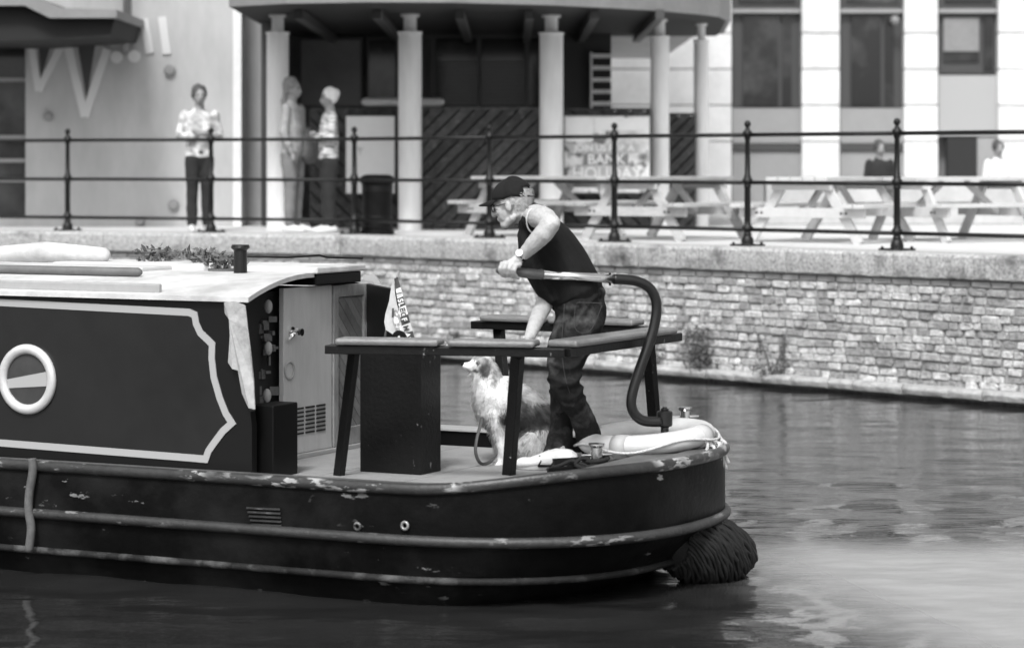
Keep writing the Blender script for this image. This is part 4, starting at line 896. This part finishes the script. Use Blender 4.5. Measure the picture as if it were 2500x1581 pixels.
# eyes
for s_ in (-1, 1):
    mb = MB(); mb.ell(H(.070, s_*.031, -.004), .012); e_ = mk('eye', mb, m_white, man, smooth=True); mb = MB(); mb.ell(H(.079, s_*.031, -.005), .0055); mk('iris', mb, m_black, e_, smooth=True)
# glasses
gl_ = thing('glasses', 'x', 'x', HC); del gl_['label']; del gl_['category']; gl_.parent = man; gl_.location = HC-man.location
mb = MB()
for s_ in (-1, 1):
    mb.torus(H(.092, s_*.031, -.006), .020, .0022, R=RH@Matrix.Rotation(math.pi/2, 3, 'Y'), n=24, m=6); mb.tube([H(.090, s_*.052, 0), H(.05, s_*.071, .0), H(0, s_*.080, .004), H(-.015, s_*.080, -.008)], .0022, 6)
mb.tube([H(.093, -.012, -.004), H(.093, .012, -.004)], .002, 6); mk('frame', mb, m_black, gl_, smooth=True)
# cap
mb = MB(); nA, nB = 28, 10; cc = (-.012, 0, .030); rr = (.110, .088, .104)
vs_ = []
for j in range(nB+1):
    for i in range(nA):
        q_ = 2*math.pi*i/nA; th = math.pi/2*j/nB; x, y, z = rr[0]*math.cos(q_)*math.sin(th), rr[1]*math.sin(q_)*math.sin(th), rr[2]*math.cos(th)
        z *= .92 if x > 0 else 1; z -= (.012 if x < 0 else 0)*math.sin(th)*(-x/rr[0]) ; fold = .003*math.sin(q_*6)*math.sin(th)+.004*noise.noise(V((x*25, y*25, z*25)))
        vs_.append(H(cc[0]+x*(1+fold*9), cc[1]+y*(1+fold*9), cc[2]+z+fold))
fs_ = [(j*nA+i, j*nA+(i+1) % nA, (j+1)*nA+(i+1) % nA, (j+1)*nA+i) for j in range(nB) for i in range(nA) if not (j >= nB-3 and abs(i-nA/2+.5) < 2.6)]
mb.add(vs_, fs_); cp = mk('cap', mb, m_cap, man, smooth=True, fix=False); sm_ = cp.modifiers.new('s', 'SOLIDIFY'); sm_.thickness = .004; sm_.offset = 0
mb = MB(); br = []
for i in range(13):
    q_ = math.radians(-62+124*i/12); a = (.105*math.cos(q_), .086*math.sin(q_)); L_ = .078*math.cos(q_)**.5
    br.append((a[0], a[1], a[0]+L_, a[1]*.93))
top_ = [H(cc[0]+a, cc[1]+b, .040-.10*abs(b)**1.3) for a, b, *_ in br]; tip_ = [H(cc[0]+x, cc[1]+y, .026-.9*y*y*4-.0) for *_, x, y in br]
mb.add(top_+tip_, [(i, i+1, 13+i+1, 13+i) for i in range(12)]); b_ = mk('brim', mb, m_cap, cp, smooth=True); q_ = b_.modifiers.new('s', 'SOLIDIFY'); q_.thickness = .005
mb = MB(); mb.lathe(H(cc[0], 0, cc[2]+.098), [(.008,0),(.006,.005)], 10, upv); mb2 = mb
mk('button', mb, m_cap, cp)
mb = MB(); mb.tube([H(-.105, -.045, .018), H(-.122, 0, .014), H(-.105, .045, .018)], (.0045), 8); mk('strap', mb, m_cap, cp, smooth=True)
# hair: strands over the back and sides of the head
mb = MB(); hn_ = []; rr_ = random.Random(5)
for i in range(3000):
    q_ = rr_.uniform(math.radians(62), math.radians(298)); z = rr_.uniform(-.062, .045); rz_ = math.sqrt(max(.05, 1-((z-.028)/.098)**2))
    if abs(math.degrees(q_)-180) > 78 and z < -.002: continue
    if abs(math.degrees(q_)-180) > 100 and z < -.02: continue
    p = V((-.012+.096*math.cos(q_)*rz_, .076*math.sin(q_)*rz_, z)); n_ = V((math.cos(q_), math.sin(q_), -.1)).normalized()
    if abs(math.degrees(q_)-180) < 26: p.z += .012
    d = (n_*.22+V((-.75, 0, -.45))+V((rr_.gauss(0,.18), rr_.gauss(0,.18), rr_.gauss(0,.22)))).normalized(); L_ = rr_.uniform(.010, .022); s_ = d.cross(n_); s_ = (s_.normalized() if s_.length > .01 else V((0,0,1)))*.0011
    p = p+n_*.001; m_ = p+d*L_*.55+n_*.004; e_ = p+d*L_+V((0,0,-.004))
    hn_ += [(RH@n_).normalized()]*5
    mb.add([H(*(p-s_)), H(*(p+s_)), H(*(m_+s_)), H(*(m_-s_)), H(*e_)], [(3,2,1,0), (4,2,3)] if RH.determinant() < 0 else [(0,1,2,3), (3,2,4)])
mk('hair', mb, m_hair, man, fix=False, kind='stuff', normals=hn_)
# shirt
sh = MB()
tb(sh, [(1283, 517, 13.4, (.072, .060)), (1299, 530, 13.4, (.135, .075)), (1316, 553, 13.4, (.178, .10)), (1338, 590, 13.4, (.182, .122)), (1364, 636, 13.4, (.175, .138)), (1390, 682, 13.4, (.175, .147)), (1409, 716, 13.4, (.182, .150))], n=24)
tb(sh, [(1288, 545, 13.36, (.10, .05)), (1292, 585, 13.37, (.135, .062)), (1303, 640, 13.38, (.145, .07)), (1334, 700, 13.38, (.15, .062)), (1356, 730, 13.38, (.14, .045))])
tb(sh, [(1455, 700, 13.42, (.12, .03)), (1462, 712, 13.42, (.12, .03))])
tb(sh, [(1303, 533, 13.28, .066), (1310, 530, 13.21, .066)]); tb(sh, [(1300, 545, 13.52, .07), (1306, 560, 13.6, .07)])
def fold(p):
    px = 1250+F*p.x/p.y; py = HOR+F*(CAMZ-p.z)/p.y
    a = noise.noise(V((p.x*5+p.z*3, p.y*6, p.z*5-p.x*4)))*.012
    b = -.008*abs(noise.noise(V(((px+py*.35)*.028, p.y*8, py*.004))))*sm(600, 680, py)
    c_ = -.006*max(0, 1-abs((px-1265-(py-500)*.55+30)/9))*sm(520, 545, py)*(1-sm(700, 740, py))*.8
    e = .004*math.sin((px*.75-py)*.14)*sm(1330, 1290, px)*(1-sm(560, 600, py)) if px < 1330 else 0
    return a+b+c_+e
sho = remesh('shirt', sh, .006, m_shirt, man, 6, fold)
# cut the hem and neckline clean
import bmesh
def cut(o, p, n):   # remove everything on the +n side
    bm = bmesh.new(); bm.from_mesh(o.data); base = wloc(o)
    bmesh.ops.bisect_plane(bm, geom=bm.verts[:]+bm.edges[:]+bm.faces[:], plane_co=V(p)-base, plane_no=V(n), clear_outer=True); bm.to_mesh(o.data); bm.free()
hn = P(1345, 752, 13.4); hb = P(1484, 722, 13.4); hd = (hb-hn).normalized(); nrm = V((hd.z, 0, -hd.x)); nrm = -nrm if nrm.z > 0 else nrm
cut(sho, hn, nrm)
q_ = sho.modifiers.new('s', 'SOLIDIFY'); q_.thickness = .004; q_.offset = -1
mb = MB(); pts = [P(x, y, d) for x, y, d in ((1322, 508, 13.20), (1305, 507, 13.17), (1292, 515, 13.155), (1286, 532, 13.15), (1287, 550, 13.165), (1293, 563, 13.18), (1302, 570, 13.2))]
mb.tube(spline(pts, 4), .0038, 6); mk('armhole_trim', mb, m_shirttrim, sho, smooth=True)
mb = MB(); pts = [P(x, y, d) for x, y, d in ((1262, 512, 13.33), (1270, 504, 13.32), (1282, 499, 13.32), (1296, 500, 13.34), (1304, 506, 13.38))]; mb.loft(spline(pts, 3), [(.004, .012)]*13, side=(0,1,0), n=8, rnd=False); mk('collar', mb, m_shirt, sho, smooth=True)
# jeans
jn = MB()
tb(jn, [(1398, 700, 13.4, (.165, .125)), (1412, 728, 13.41, (.175, .142)), (1418, 765, 13.42, (.178, .132)), (1408, 800, 13.43, (.17, .115))], n=24)
tb(jn, [(1424, 765, 13.34, (.092, .118)), (1400, 825, 13.32, (.095, .118)), (1382, 870, 13.31, (.088, .103)), (1378, 905, 13.3, (.080, .086)), (1378, 935, 13.29, (.073, .082)), (1394, 968, 13.33, (.066, .071)), (1417, 1008, 13.40, (.062, .060)), (1435, 1052, 13.47, (.062, .062)), (1444, 1086, 13.53, (.062, .066)), (1446, 1092, 13.53, (.062, .067))], n=20)
tb(jn, [(1408, 780, 13.52, (.09, .11)), (1383, 860, 13.55, (.082, .088)), (1373, 930, 13.56, (.068, .068)), (1372, 990, 13.56, (.062, .057)), (1370, 1045, 13.55, (.062, .062)), (1362, 1096, 13.55, (.064, .074)), (1361, 1113, 13.55, (.064, .078))], n=20)
def jfold(p):
    px = 1250+F*p.x/p.y; py = HOR+F*(CAMZ-p.z)/p.y
    k = math.exp(-((py-925)/55)**2); hem = math.exp(-((py-1095)/30)**2); hip = math.exp(-((py-770)/50)**2)
    w = noise.noise(V((p.x*5, p.y*4, 1)))*2.2
    r = abs(math.sin(py*.085+px*.035+w*2))
    a = (.014*k+.010*hem+.008*hip)*(.45-r)
    return a+.009*noise.noise(V((p.x*9, p.y*9, p.z*14)))+.0035*noise.noise(p*38)
jo = remesh('jeans', jn, .006, m_jeans, man, 4, jfold)
mb = MB(); mb.tube(spline([P(x, y, d) for x, y, d in ((1470, 740, 13.235), (1415, 738, 13.228), (1408, 742, 13.23))], 4), .0018, 5)
mb.tube(spline([P(x, y, d) for x, y, d in ((1404, 745, 13.226), (1404, 800, 13.21), (1425, 812, 13.215), (1446, 800, 13.225), (1470, 745, 13.24))], 4), .0016, 5); mk('pocket_stitching', mb, m_stitch, jo)
mb = MB(); mb.tube(spline([P(x, y, d) for x, y, d in ((1378, 742, 13.23), (1374, 800, 13.222), (1372, 860, 13.212), (1382, 930, 13.21), (1402, 985, 13.29), (1425, 1030, 13.365), (1446, 1092, 13.46))], 5), .0018, 5); mk('seam', mb, m_stitch, jo)
# shoes
def shoe(hx, tx, y, D, lab=None):
    d = 1 if tx > hx else -1; L_ = abs(tx-hx)*D/F; h0 = P(hx, y, D); h0.z = DZ+.013; f = V((d, .12, 0)).normalized(); sv = V((-f.y, f.x, 0)); mb = MB()
    pr = ((.03, .055, .034, .045), (.12, .058, .036, .048), (.3, .058, .036, .05), (.45, .052, .038, .043), (.6, .042, .044, .034), (.75, .034, .047, .027), (.88, .033, .044, .028), (.95, .029, .036, .024))
    mb.loft([h0+f*L_*a+V((0,0,h)) for a, h, *_ in pr], [(r1, r2) for _, _, r1, r2 in pr], side=sv, n=18)
    def dd(p): return .0012*noise.noise(p*70)
    so_ = remesh('shoe', mb, .004, m_shoe, man, 3, dd)
    ol = []
    for i in range(28):
        q_ = 2*math.pi*i/28; a = .5+.5*math.cos(q_); wv = (.033+.008*sm(.3, .8, a))*math.sin(q_); ol.append(h0+f*L_*(a*1.0+.0)+sv*wv)
    mb = MB(); mb.hexa([p+V((0,0,.0)) for p in ol], [p+V((0,0,.02)) for p in ol]); mk('sole', mb, mat('grey_rubber_sole', .42, .7), so_, bevel=.004)
    mb = MB()
    for k in range(4):
        a = .42+k*.075; h = .095-k*.011; mb.tube([h0+f*L_*a+sv*.03+V((0,0,h-.02)), h0+f*L_*(a+.015)+V((0,0,h+.004)), h0+f*L_*(a+.03)-sv*.03+V((0,0,h-.02))], .0028, 6)
    mk('laces', mb, m_wrope, so_, smooth=True)
    mb = MB()
    for a in (.38, .60): mb.tube([h0+f*L_*a+sv*.043+V((0,0,.02)), h0+f*L_*(a-.05)+sv*.040+V((0,0,.045)), h0+f*L_*(a-.02)+sv*.026+V((0,0,.072))], .004, 6)
    mb.tube([h0+f*L_*.05+sv*.036+V((0,0,.024)), h0+f*L_*.6+sv*.046+V((0,0,.022))], .006, 6); mk('trim', mb, m_black, so_, smooth=True)
shoe(1400, 1259, 1148, 13.48); shoe(1478, 1384, 1128, 13.60)
# watch, bracelet, ring
wv = (P(1268, 630, 13.1)-P(1302, 596, 13.06)).normalized(); wc = P(1273, 624, 13.1)
mb = MB(); mb.tube([wc-wv*.008, wc+wv*.008], .033, 20); wt = mk('watch_strap', mb, m_black, man, smooth=True); mb = MB(); mb.lathe(P(1268, 618, 13.065), [(.0185,0),(.0185,.006),(.014,.007)], 20, (-.3,-1,.45)); mk('watch_face', mb, m_white, wt)
wc = P(1291, 825, 13.0); mb = MB(); mb.tube([wc, wc+V((-.004,-.002,-.012))], .0305, 16); mk('bracelet', mb, m_wrope, man, smooth=True)
# ---- dog
def dD(x): return 13.8
dog = thing('dog', 'fluffy grey and white dog sitting on the deck, looking left', 'dog', zz(P(1260, 1130, 13.8), DZ))
db = MB(); E = 13.8
def db_(pts, side=(0,1,0), n=16, t=db): t.loft([P(a, b, d) for a, b, d, r in pts], [r for *_, r in pts], side=side, n=n)
db_([(1338, 1075, E, (.13, .10)), (1308, 1035, E, (.145, .12)), (1270, 1000, E, (.14, .122)), (1232, 978, E, (.13, .125)), (1212, 965, E, (.12, .12))], n=24)
db_([(1200, 1000, E, (.11, .085)), (1196, 965, E, (.115, .09)), (1192, 930, E, (.095, .078)), (1183, 900, E, (.072, .06)), (1176, 888, E, (.06, .05))], n=20)
db.ell(P(1176, 889, E), (.064, .066, .056)); db.ell(P(1163, 893, E), (.048, .048, .040))
db_([(1162, 893, E, (.035, .032)), (1147, 893, E, (.027, .024)), (1136, 892, E, (.021, .018))], n=14)
db_([(1166, 905, E, (.026, .012)), (1152, 913, E, (.019, .009)), (1143, 917, E, (.014, .007))], n=10)
for s_, dd_ in ((-1, E-.062), (1, E+.062)):
    db_([(1179, 876, dd_+s_*-.01, (.012, .022)), (1185, 890, dd_, (.011, .03)), (1187, 908, dd_+s_*.004, (.009, .026)), (1186, 920, dd_+s_*.002, (.006, .012))])
for dd_, xo in ((E-.075, 0), (E+.085, -9)):
    db_([(1212+xo, 1000, dd_, (.05, .065)), (1220+xo, 1045, dd_, (.038, .042)), (1225+xo, 1080, dd_, (.029, .030)), (1227+xo, 1112, dd_, (.027, .025)), (1225+xo, 1128, dd_, (.03, .022))]); db_([(1226+xo, 1131, dd_, (.032, .020)), (1211+xo, 1135, dd_-.0, (.032, .015))])
    for k in (-1, 0, 1): db.ell(P(1204+xo, 1137, dd_+k*.02), (.018, .011, .011))
for dd_ in (E-.11, E+.11):
    db.ell(P(1318, 1078, dd_), (.125, .062, .105)); db_([(1325, 1120, dd_, (.04, .032)), (1295, 1132, dd_, (.032, .022)), (1268, 1137, dd_, (.032, .016))])
db_([(1345, 1100, E-.05, .045), (1335, 1122, E-.16, .05), (1312, 1110, E-.2, .055), (1300, 1085, E-.2, .05), (1297, 1068, E-.2, .03)])
def dcol(p):
    px = 1250+F*p.x/p.y; py = HOR+F*(CAMZ-p.z)/p.y; nn = noise.noise(p*9); n2 = noise.noise(V((p.x*30, p.y*30, p.z*14)))
    c_ = .8
    def blend(cx, cy, rx, ry, val, soft=.35):
        nonlocal c_
        d = math.hypot((px-cx)/rx, (py-cy)/ry)+nn*.35; k = 1-sm(1-soft, 1+soft, d); c_ = lerp(c_, val, k)
    blend(1208, 922, 32, 36, .30+.45*(.5+.5*math.sin((px*.6+py)*.55+nn*6)), .5); blend(1190, 985, 34, 48, .86); blend(1240, 950, 22, 30, .8)
    blend(1305, 1010, 72, 62, .07, .3); blend(1280, 1040, 55, 36, .015, .3); blend(1236, 1020, 20, 26, .16); blend(1318, 968, 40, 18, .75); blend(1262, 935, 30, 22, .62)
    blend(1340, 1080, 35, 60, .07); blend(1215, 1090, 30, 55, .75); blend(1186, 898, 13, 26, .045, .25); blend(1170, 878, 16, 11, .2); blend(1150, 893, 20, 14, .8, .2); blend(1308, 1092, 40, 32, .42)
    if p.y < E-.15 and px > 1285 and py > 1050: c_ = .5
    blend(1167, 886, 5, 4, .03, .3); blend(1162, 905, 7, 4, .1)
    return max(.02, c_*(1+(2.4 if c_ < .3 else .3)*n2))
m_fur = mat('dog_fur', .5, .75, .2, 60, .5, 120, attr='shade')
_b = m_fur.node_tree.nodes['Principled BSDF']; _b.inputs['Sheen Weight'].default_value = .1; _b.inputs['Sheen Roughness'].default_value = .4
dgo = remesh('body', db, .007, m_fur, dog, 4, lambda p: .005*noise.noise(p*22), dcol)
mb = MB(); mb.ell(P(1130.5, 889, E), (.011, .015, .010)); mk('nose', mb, m_black, dog, smooth=True)
for s_ in (-1, 1): mb = MB(); mb.ell(P(1160, 882, E+s_*.043), (.008, .006, .007)); mk('eye', mb, m_black, dog, smooth=True)
mb = MB(); mb.loft([P(1162, 904, E), P(1148, 909, E), P(1141, 912, E)], [(.016, .004), (.014, .004), (.010, .003)], side=(0,1,0), n=10); mk('tongue', mb, mat('tongue', .25, .4), dog, smooth=True)
mb = MB(); shade = []; nrms = []; me = dgo.data; base = wloc(dgo); rf = random.Random(11); pol = list(me.polygons); att = me.attributes['shade'].data
for i in range(20000):
    f = rf.choice(pol); p = f.center+base; px = 1250+F*p.x/p.y; py = HOR+F*(CAMZ-p.z)/p.y; n_ = f.normal
    if px < 1166 and py < 925: 
        if rf.random() < .8: continue
        L_ = .008
    elif py > 1105 and px < 1260: L_ = .009
    elif py > 1040 and px < 1240: L_ = .02
    elif py < 925 and px < 1200: L_ = .018
    else: L_ = .030
    fl = V((.55, 0, -.75)) if px > 1235 else (V((-.15, 0, -1)) if px < 1200 else V((.2, 0, -1)))
    fl = fl+V((noise.noise(p*14), noise.noise(p*14+V((9,0,0))), noise.noise(p*14+V((0,9,0)))))*.7
    if p.y < E-.15 and px > 1285 and py > 1050: fl = V((-.4+.6*noise.noise(p*12), -.2, -.8)); L_ = .06
    d = (n_*.42+fl.normalized()*.8+V((rf.gauss(0,.16), rf.gauss(0,.16), rf.gauss(0,.16)))).normalized(); L_ *= rf.uniform(.6, 1.15)
    s_ = d.cross(n_); s_ = (s_.normalized() if s_.length > .01 else V((0,1,0)))*.0016
    q_ = p-n_*.001; e_ = q_+d*L_-V((0,0,L_*.12)); m_ = q_+d*L_*.5+n_*.003; mb.add([q_-s_, q_+s_, m_+s_*.8, m_-s_*.8, e_], [(0,1,2,3), (3,2,4)])
    nrms += [n_.copy()]*5; c_ = att[f.vertices[0]].value*rf.uniform(.7, 1.25); shade += [c_]*2+[c_*1.1]*2+[c_*1.2]
mk('fur', mb, m_fur, dog, fix=False, kind='stuff', attr=('shade', shade), normals=nrms)
# leash
mb = MB(); pts = spline([P(x, y, d) for x, y, d in ((1177, 1018, 13.70), (1172, 1040, 13.66), (1164, 1070, 13.62), (1161, 1100, 13.6), (1167, 1122, 13.6), (1178, 1132, 13.62), (1194, 1128, 13.66), (1208, 1115, 13.7), (1220, 1100, 13.85), (1222, 1092, 13.9))], 4)
mb.loft(pts, [(.002, .009)]*len(pts), side=(.3,1,0), n=8, rnd=False); tag(mk('dog_leash', mb, mat('leash_webbing', .05, .6, .3, 60), smooth=True), 'dark dog leash hanging in a loop from the dog to the deck', 'leash')
# ---- people on the quay
def qperson(label, px, D, rz, h, mt, mtr, mhr, arms='fold', hairlong=0, sit=False, bag=False, group=None):
    t_ = thing('person', label, 'person', (0,0,0), group); k = h/1.72
    s = lambda x, y, z: V((x, y, z))*k
    hip = .92 if not sit else .46; dz = hip-.92
    b_ = MB(); Lf = lambda pts, side=(1,0,0), n=12, m=b_: m.loft([s(*p[:3]) for p in pts], [tuple(q*k for q in p[3]) if isinstance(p[3], tuple) else p[3]*k for p in pts], side=side, n=n)
    b_.ell(s(0, -.005, 1.62+dz), (.074*k, .09*k, .108*k)); b_.ell(s(0, -.05, 1.57+dz), (.05*k, .045*k, .06*k)); b_.ell(s(0, -.10, 1.59+dz), (.014*k, .02*k, .022*k))
    for q in (-1, 1): b_.ell(s(q*.075, 0, 1.61+dz), (.01*k, .018*k, .03*k))
    Lf([(0, .01, 1.53+dz, .055), (0, .02, 1.42+dz, .065)]); Lf([(0, 0, 1.40+dz, (.14, .07)), (0, 0, 1.2+dz, (.14, .09)), (0, 0, 1.0+dz, (.13, .09))])
    for q in (-1, 1):
        if arms == 'fold': Lf([(q*.18, 0, 1.40+dz, .045), (q*.24, -.02, 1.14+dz, .04), (q*.04, -.2, 1.16+dz, .032), (-q*.06, -.2, 1.19+dz, .03)]); b_.ell(s(-q*.09, -.2, 1.2+dz), (.04*k, .025*k, .028*k))
        else:
            Lf([(q*.18, 0, 1.40+dz, .045), (q*.23, .0, 1.12+dz, .038), (q*.2, -.08, .9+dz, .03)]); b_.ell(s(q*.2, -.10, .84+dz), (.022*k, .03*k, .05*k))
        if not sit: Lf([(q*.09, 0, .9, .08), (q*.09, -.01, .48, .055), (q*.09, .0, .09, .04)])
        else: Lf([(q*.1, 0, .46, .08), (q*.11, -.42, .47, .06), (q*.11, -.42, .09, .045)])
    remesh('body', b_, .014, mat('weathered_skin', .26, .6), t_, 3)
    b_ = MB(); Lf2 = lambda pts, side=(1,0,0), n=14: b_.loft([s(*p[:3]) for p in pts], [tuple(q*k for q in p[3]) if isinstance(p[3], tuple) else p[3]*k for p in pts], side=side, n=n)
    Lf2([(0, .02, 1.45+dz, (.09, .06)), (0, .0, 1.38+dz, (.185, .09)), (0, 0, 1.2+dz, (.18, .12)), (0, 0, 1.02+dz, (.165, .12)), (0, 0, .9+dz, (.175, .125))])
    for q in (-1, 1):
        if arms == 'fold': Lf2([(q*.18, 0, 1.40+dz, .06), (q*.245, -.02, 1.14+dz, .056), (q*.10, -.16, 1.15+dz, .05)])
        else: Lf2([(q*.18, 0, 1.40+dz, .06), (q*.235, .0, 1.12+dz, .054), (q*.21, -.05, .98+dz, .046)])
    remesh('top', b_, .014, mt, t_, 3, lambda p: .012*noise.noise(p*8))
    b_ = MB(); Lf2([(0, 0, .98+dz, (.16, .11)), (0, 0, .86+dz, (.17, .12))])
    for q in (-1, 1):
        if not sit: Lf2([(q*.085, 0, .88, (.095, .11)), (q*.088, -.01, .5, .075), (q*.09, 0, .1, .062)])
        else: Lf2([(q*.1, 0, .46, .1), (q*.11, -.42, .48, .08), (q*.11, -.43, .12, .06)])
    remesh('trousers', b_, .014, mtr, t_, 3, lambda p: .010*noise.noise(p*9))
    for q in (-1, 1):
        m2 = MB(); m2.ell(s(q*.032, -.082, 1.63+dz), (.013*k, .008*k, .008*k)); mk('eye', m2, m_black, t_, smooth=True)
    m2 = MB(); m2.ell(s(0, -.094, 1.548+dz), (.026*k, .008*k, .006*k)); mk('mouth', m2, m_grip, t_, smooth=True)
    for q in (-1, 1):
        yo = -.42 if sit else 0; m2 = MB(); m2.loft([s(q*.095, .05+yo, .045), s(q*.1, -.06+yo, .045), s(q*.105, -.17+yo, .03)], [.042*k, .045*k, .028*k], side=(1,0,0), n=10); mk('shoe', m2, m_shoe if q > 0 or True else m_black, t_, smooth=True)
    m2 = MB(); m2.ell(s(0, .024, 1.655+dz), (.096*k, .102*k, .112*k)); 
    if hairlong: m2.loft([s(0, .05, 1.66+dz), s(0, .09, 1.5+dz), s(0, .10, 1.5+dz-hairlong)], [(.08*k, .05*k), (.1*k, .045*k), (.07*k, .03*k)], side=(1,0,0), n=12)
    else: m2.ell(s(0, .09, 1.70+dz), .04*k)
    m2.wobble(.02, 14); remesh('hair', m2, .012, mhr, t_, 2, lambda p: .008*noise.noise(p*40))
    if bag: m2 = MB(); m2.loft([s(.2, -.1, 1.12), s(.16, -.12, .86)], [(.14*k, .07*k), (.17*k, .09*k)], side=(1,0,0), n=14); mk('bag', m2, bag, t_, smooth=True)
    l = gl(px, D); t_.location = l; t_.rotation_euler = (0, 0, rz)
    return t_
m_tr = mat('dark_trousers', .018, .85, .2, 8); m_gtr = mat('grey_trousers', .17, .85, .3, 6)
qperson('man in checked shirt and dark trousers standing alone by the pale wall with folded arms', 487, 31.4, .25, 1.70, mat('checked_shirt', .34, .85, .9, 7, blotch=(.7, 9, .45, .6)), m_tr, mat('dark_hair', .06, .8))
qperson('long haired person in pale shawl with grey bag beside the left column', 715, 31.2, 1.2, 1.78, mat('pale_shawl', .30, .85, .5, 7), m_gtr, mat('fair_hair', .2, .8, .4, 30), 'down', .42, bag=mat('grey_bag', .10, .7, .5, 10))
qperson('person with white hair and striped top facing the long haired person', 803, 31.0, -1.3, 1.66, mat('striped_top', .55, .85, .8, 30, stretch=(.3,.3,3), blotch=(.12, 26, .5, .55)), m_tr, mat('blond_hair', .72, .8, .2, 30))
for px, lab, mt, mh in ((2148, 'seated person in dark clothes behind the low white wall, left of the railing post', m_tr, mat('dark_hair'), ), (2438, 'seated person in a white top behind the low white wall at the far right', m_white, mat('dark_hair'))):
    qperson(lab, px, 37, .2, 1.5, mt, m_tr, mh, 'down', 0, True)
for px in (2148, 2438):
    b0_ = gl(px, 37.1); t_ = thing('bench', 'plain bench under the %s seated person behind the low white wall' % ('dark clothed' if px < 2300 else 'white topped'), 'bench', b0_)
    mb = MB(); mb.box(b0_+V((0,0,.36)), (1.1, .35, .05)); mk('seat', mb, m_timber, t_, bevel=.005)
    for sx in (-1, 1): mb = MB(); mb.box(b0_+V((sx*.45,0,.168)), (.06, .3, .33)); mk('leg', mb, m_timber, t_)
# remove helper leftovers
for me in list(bpy.data.meshes):
    if me.users == 0: bpy.data.meshes.remove(me)
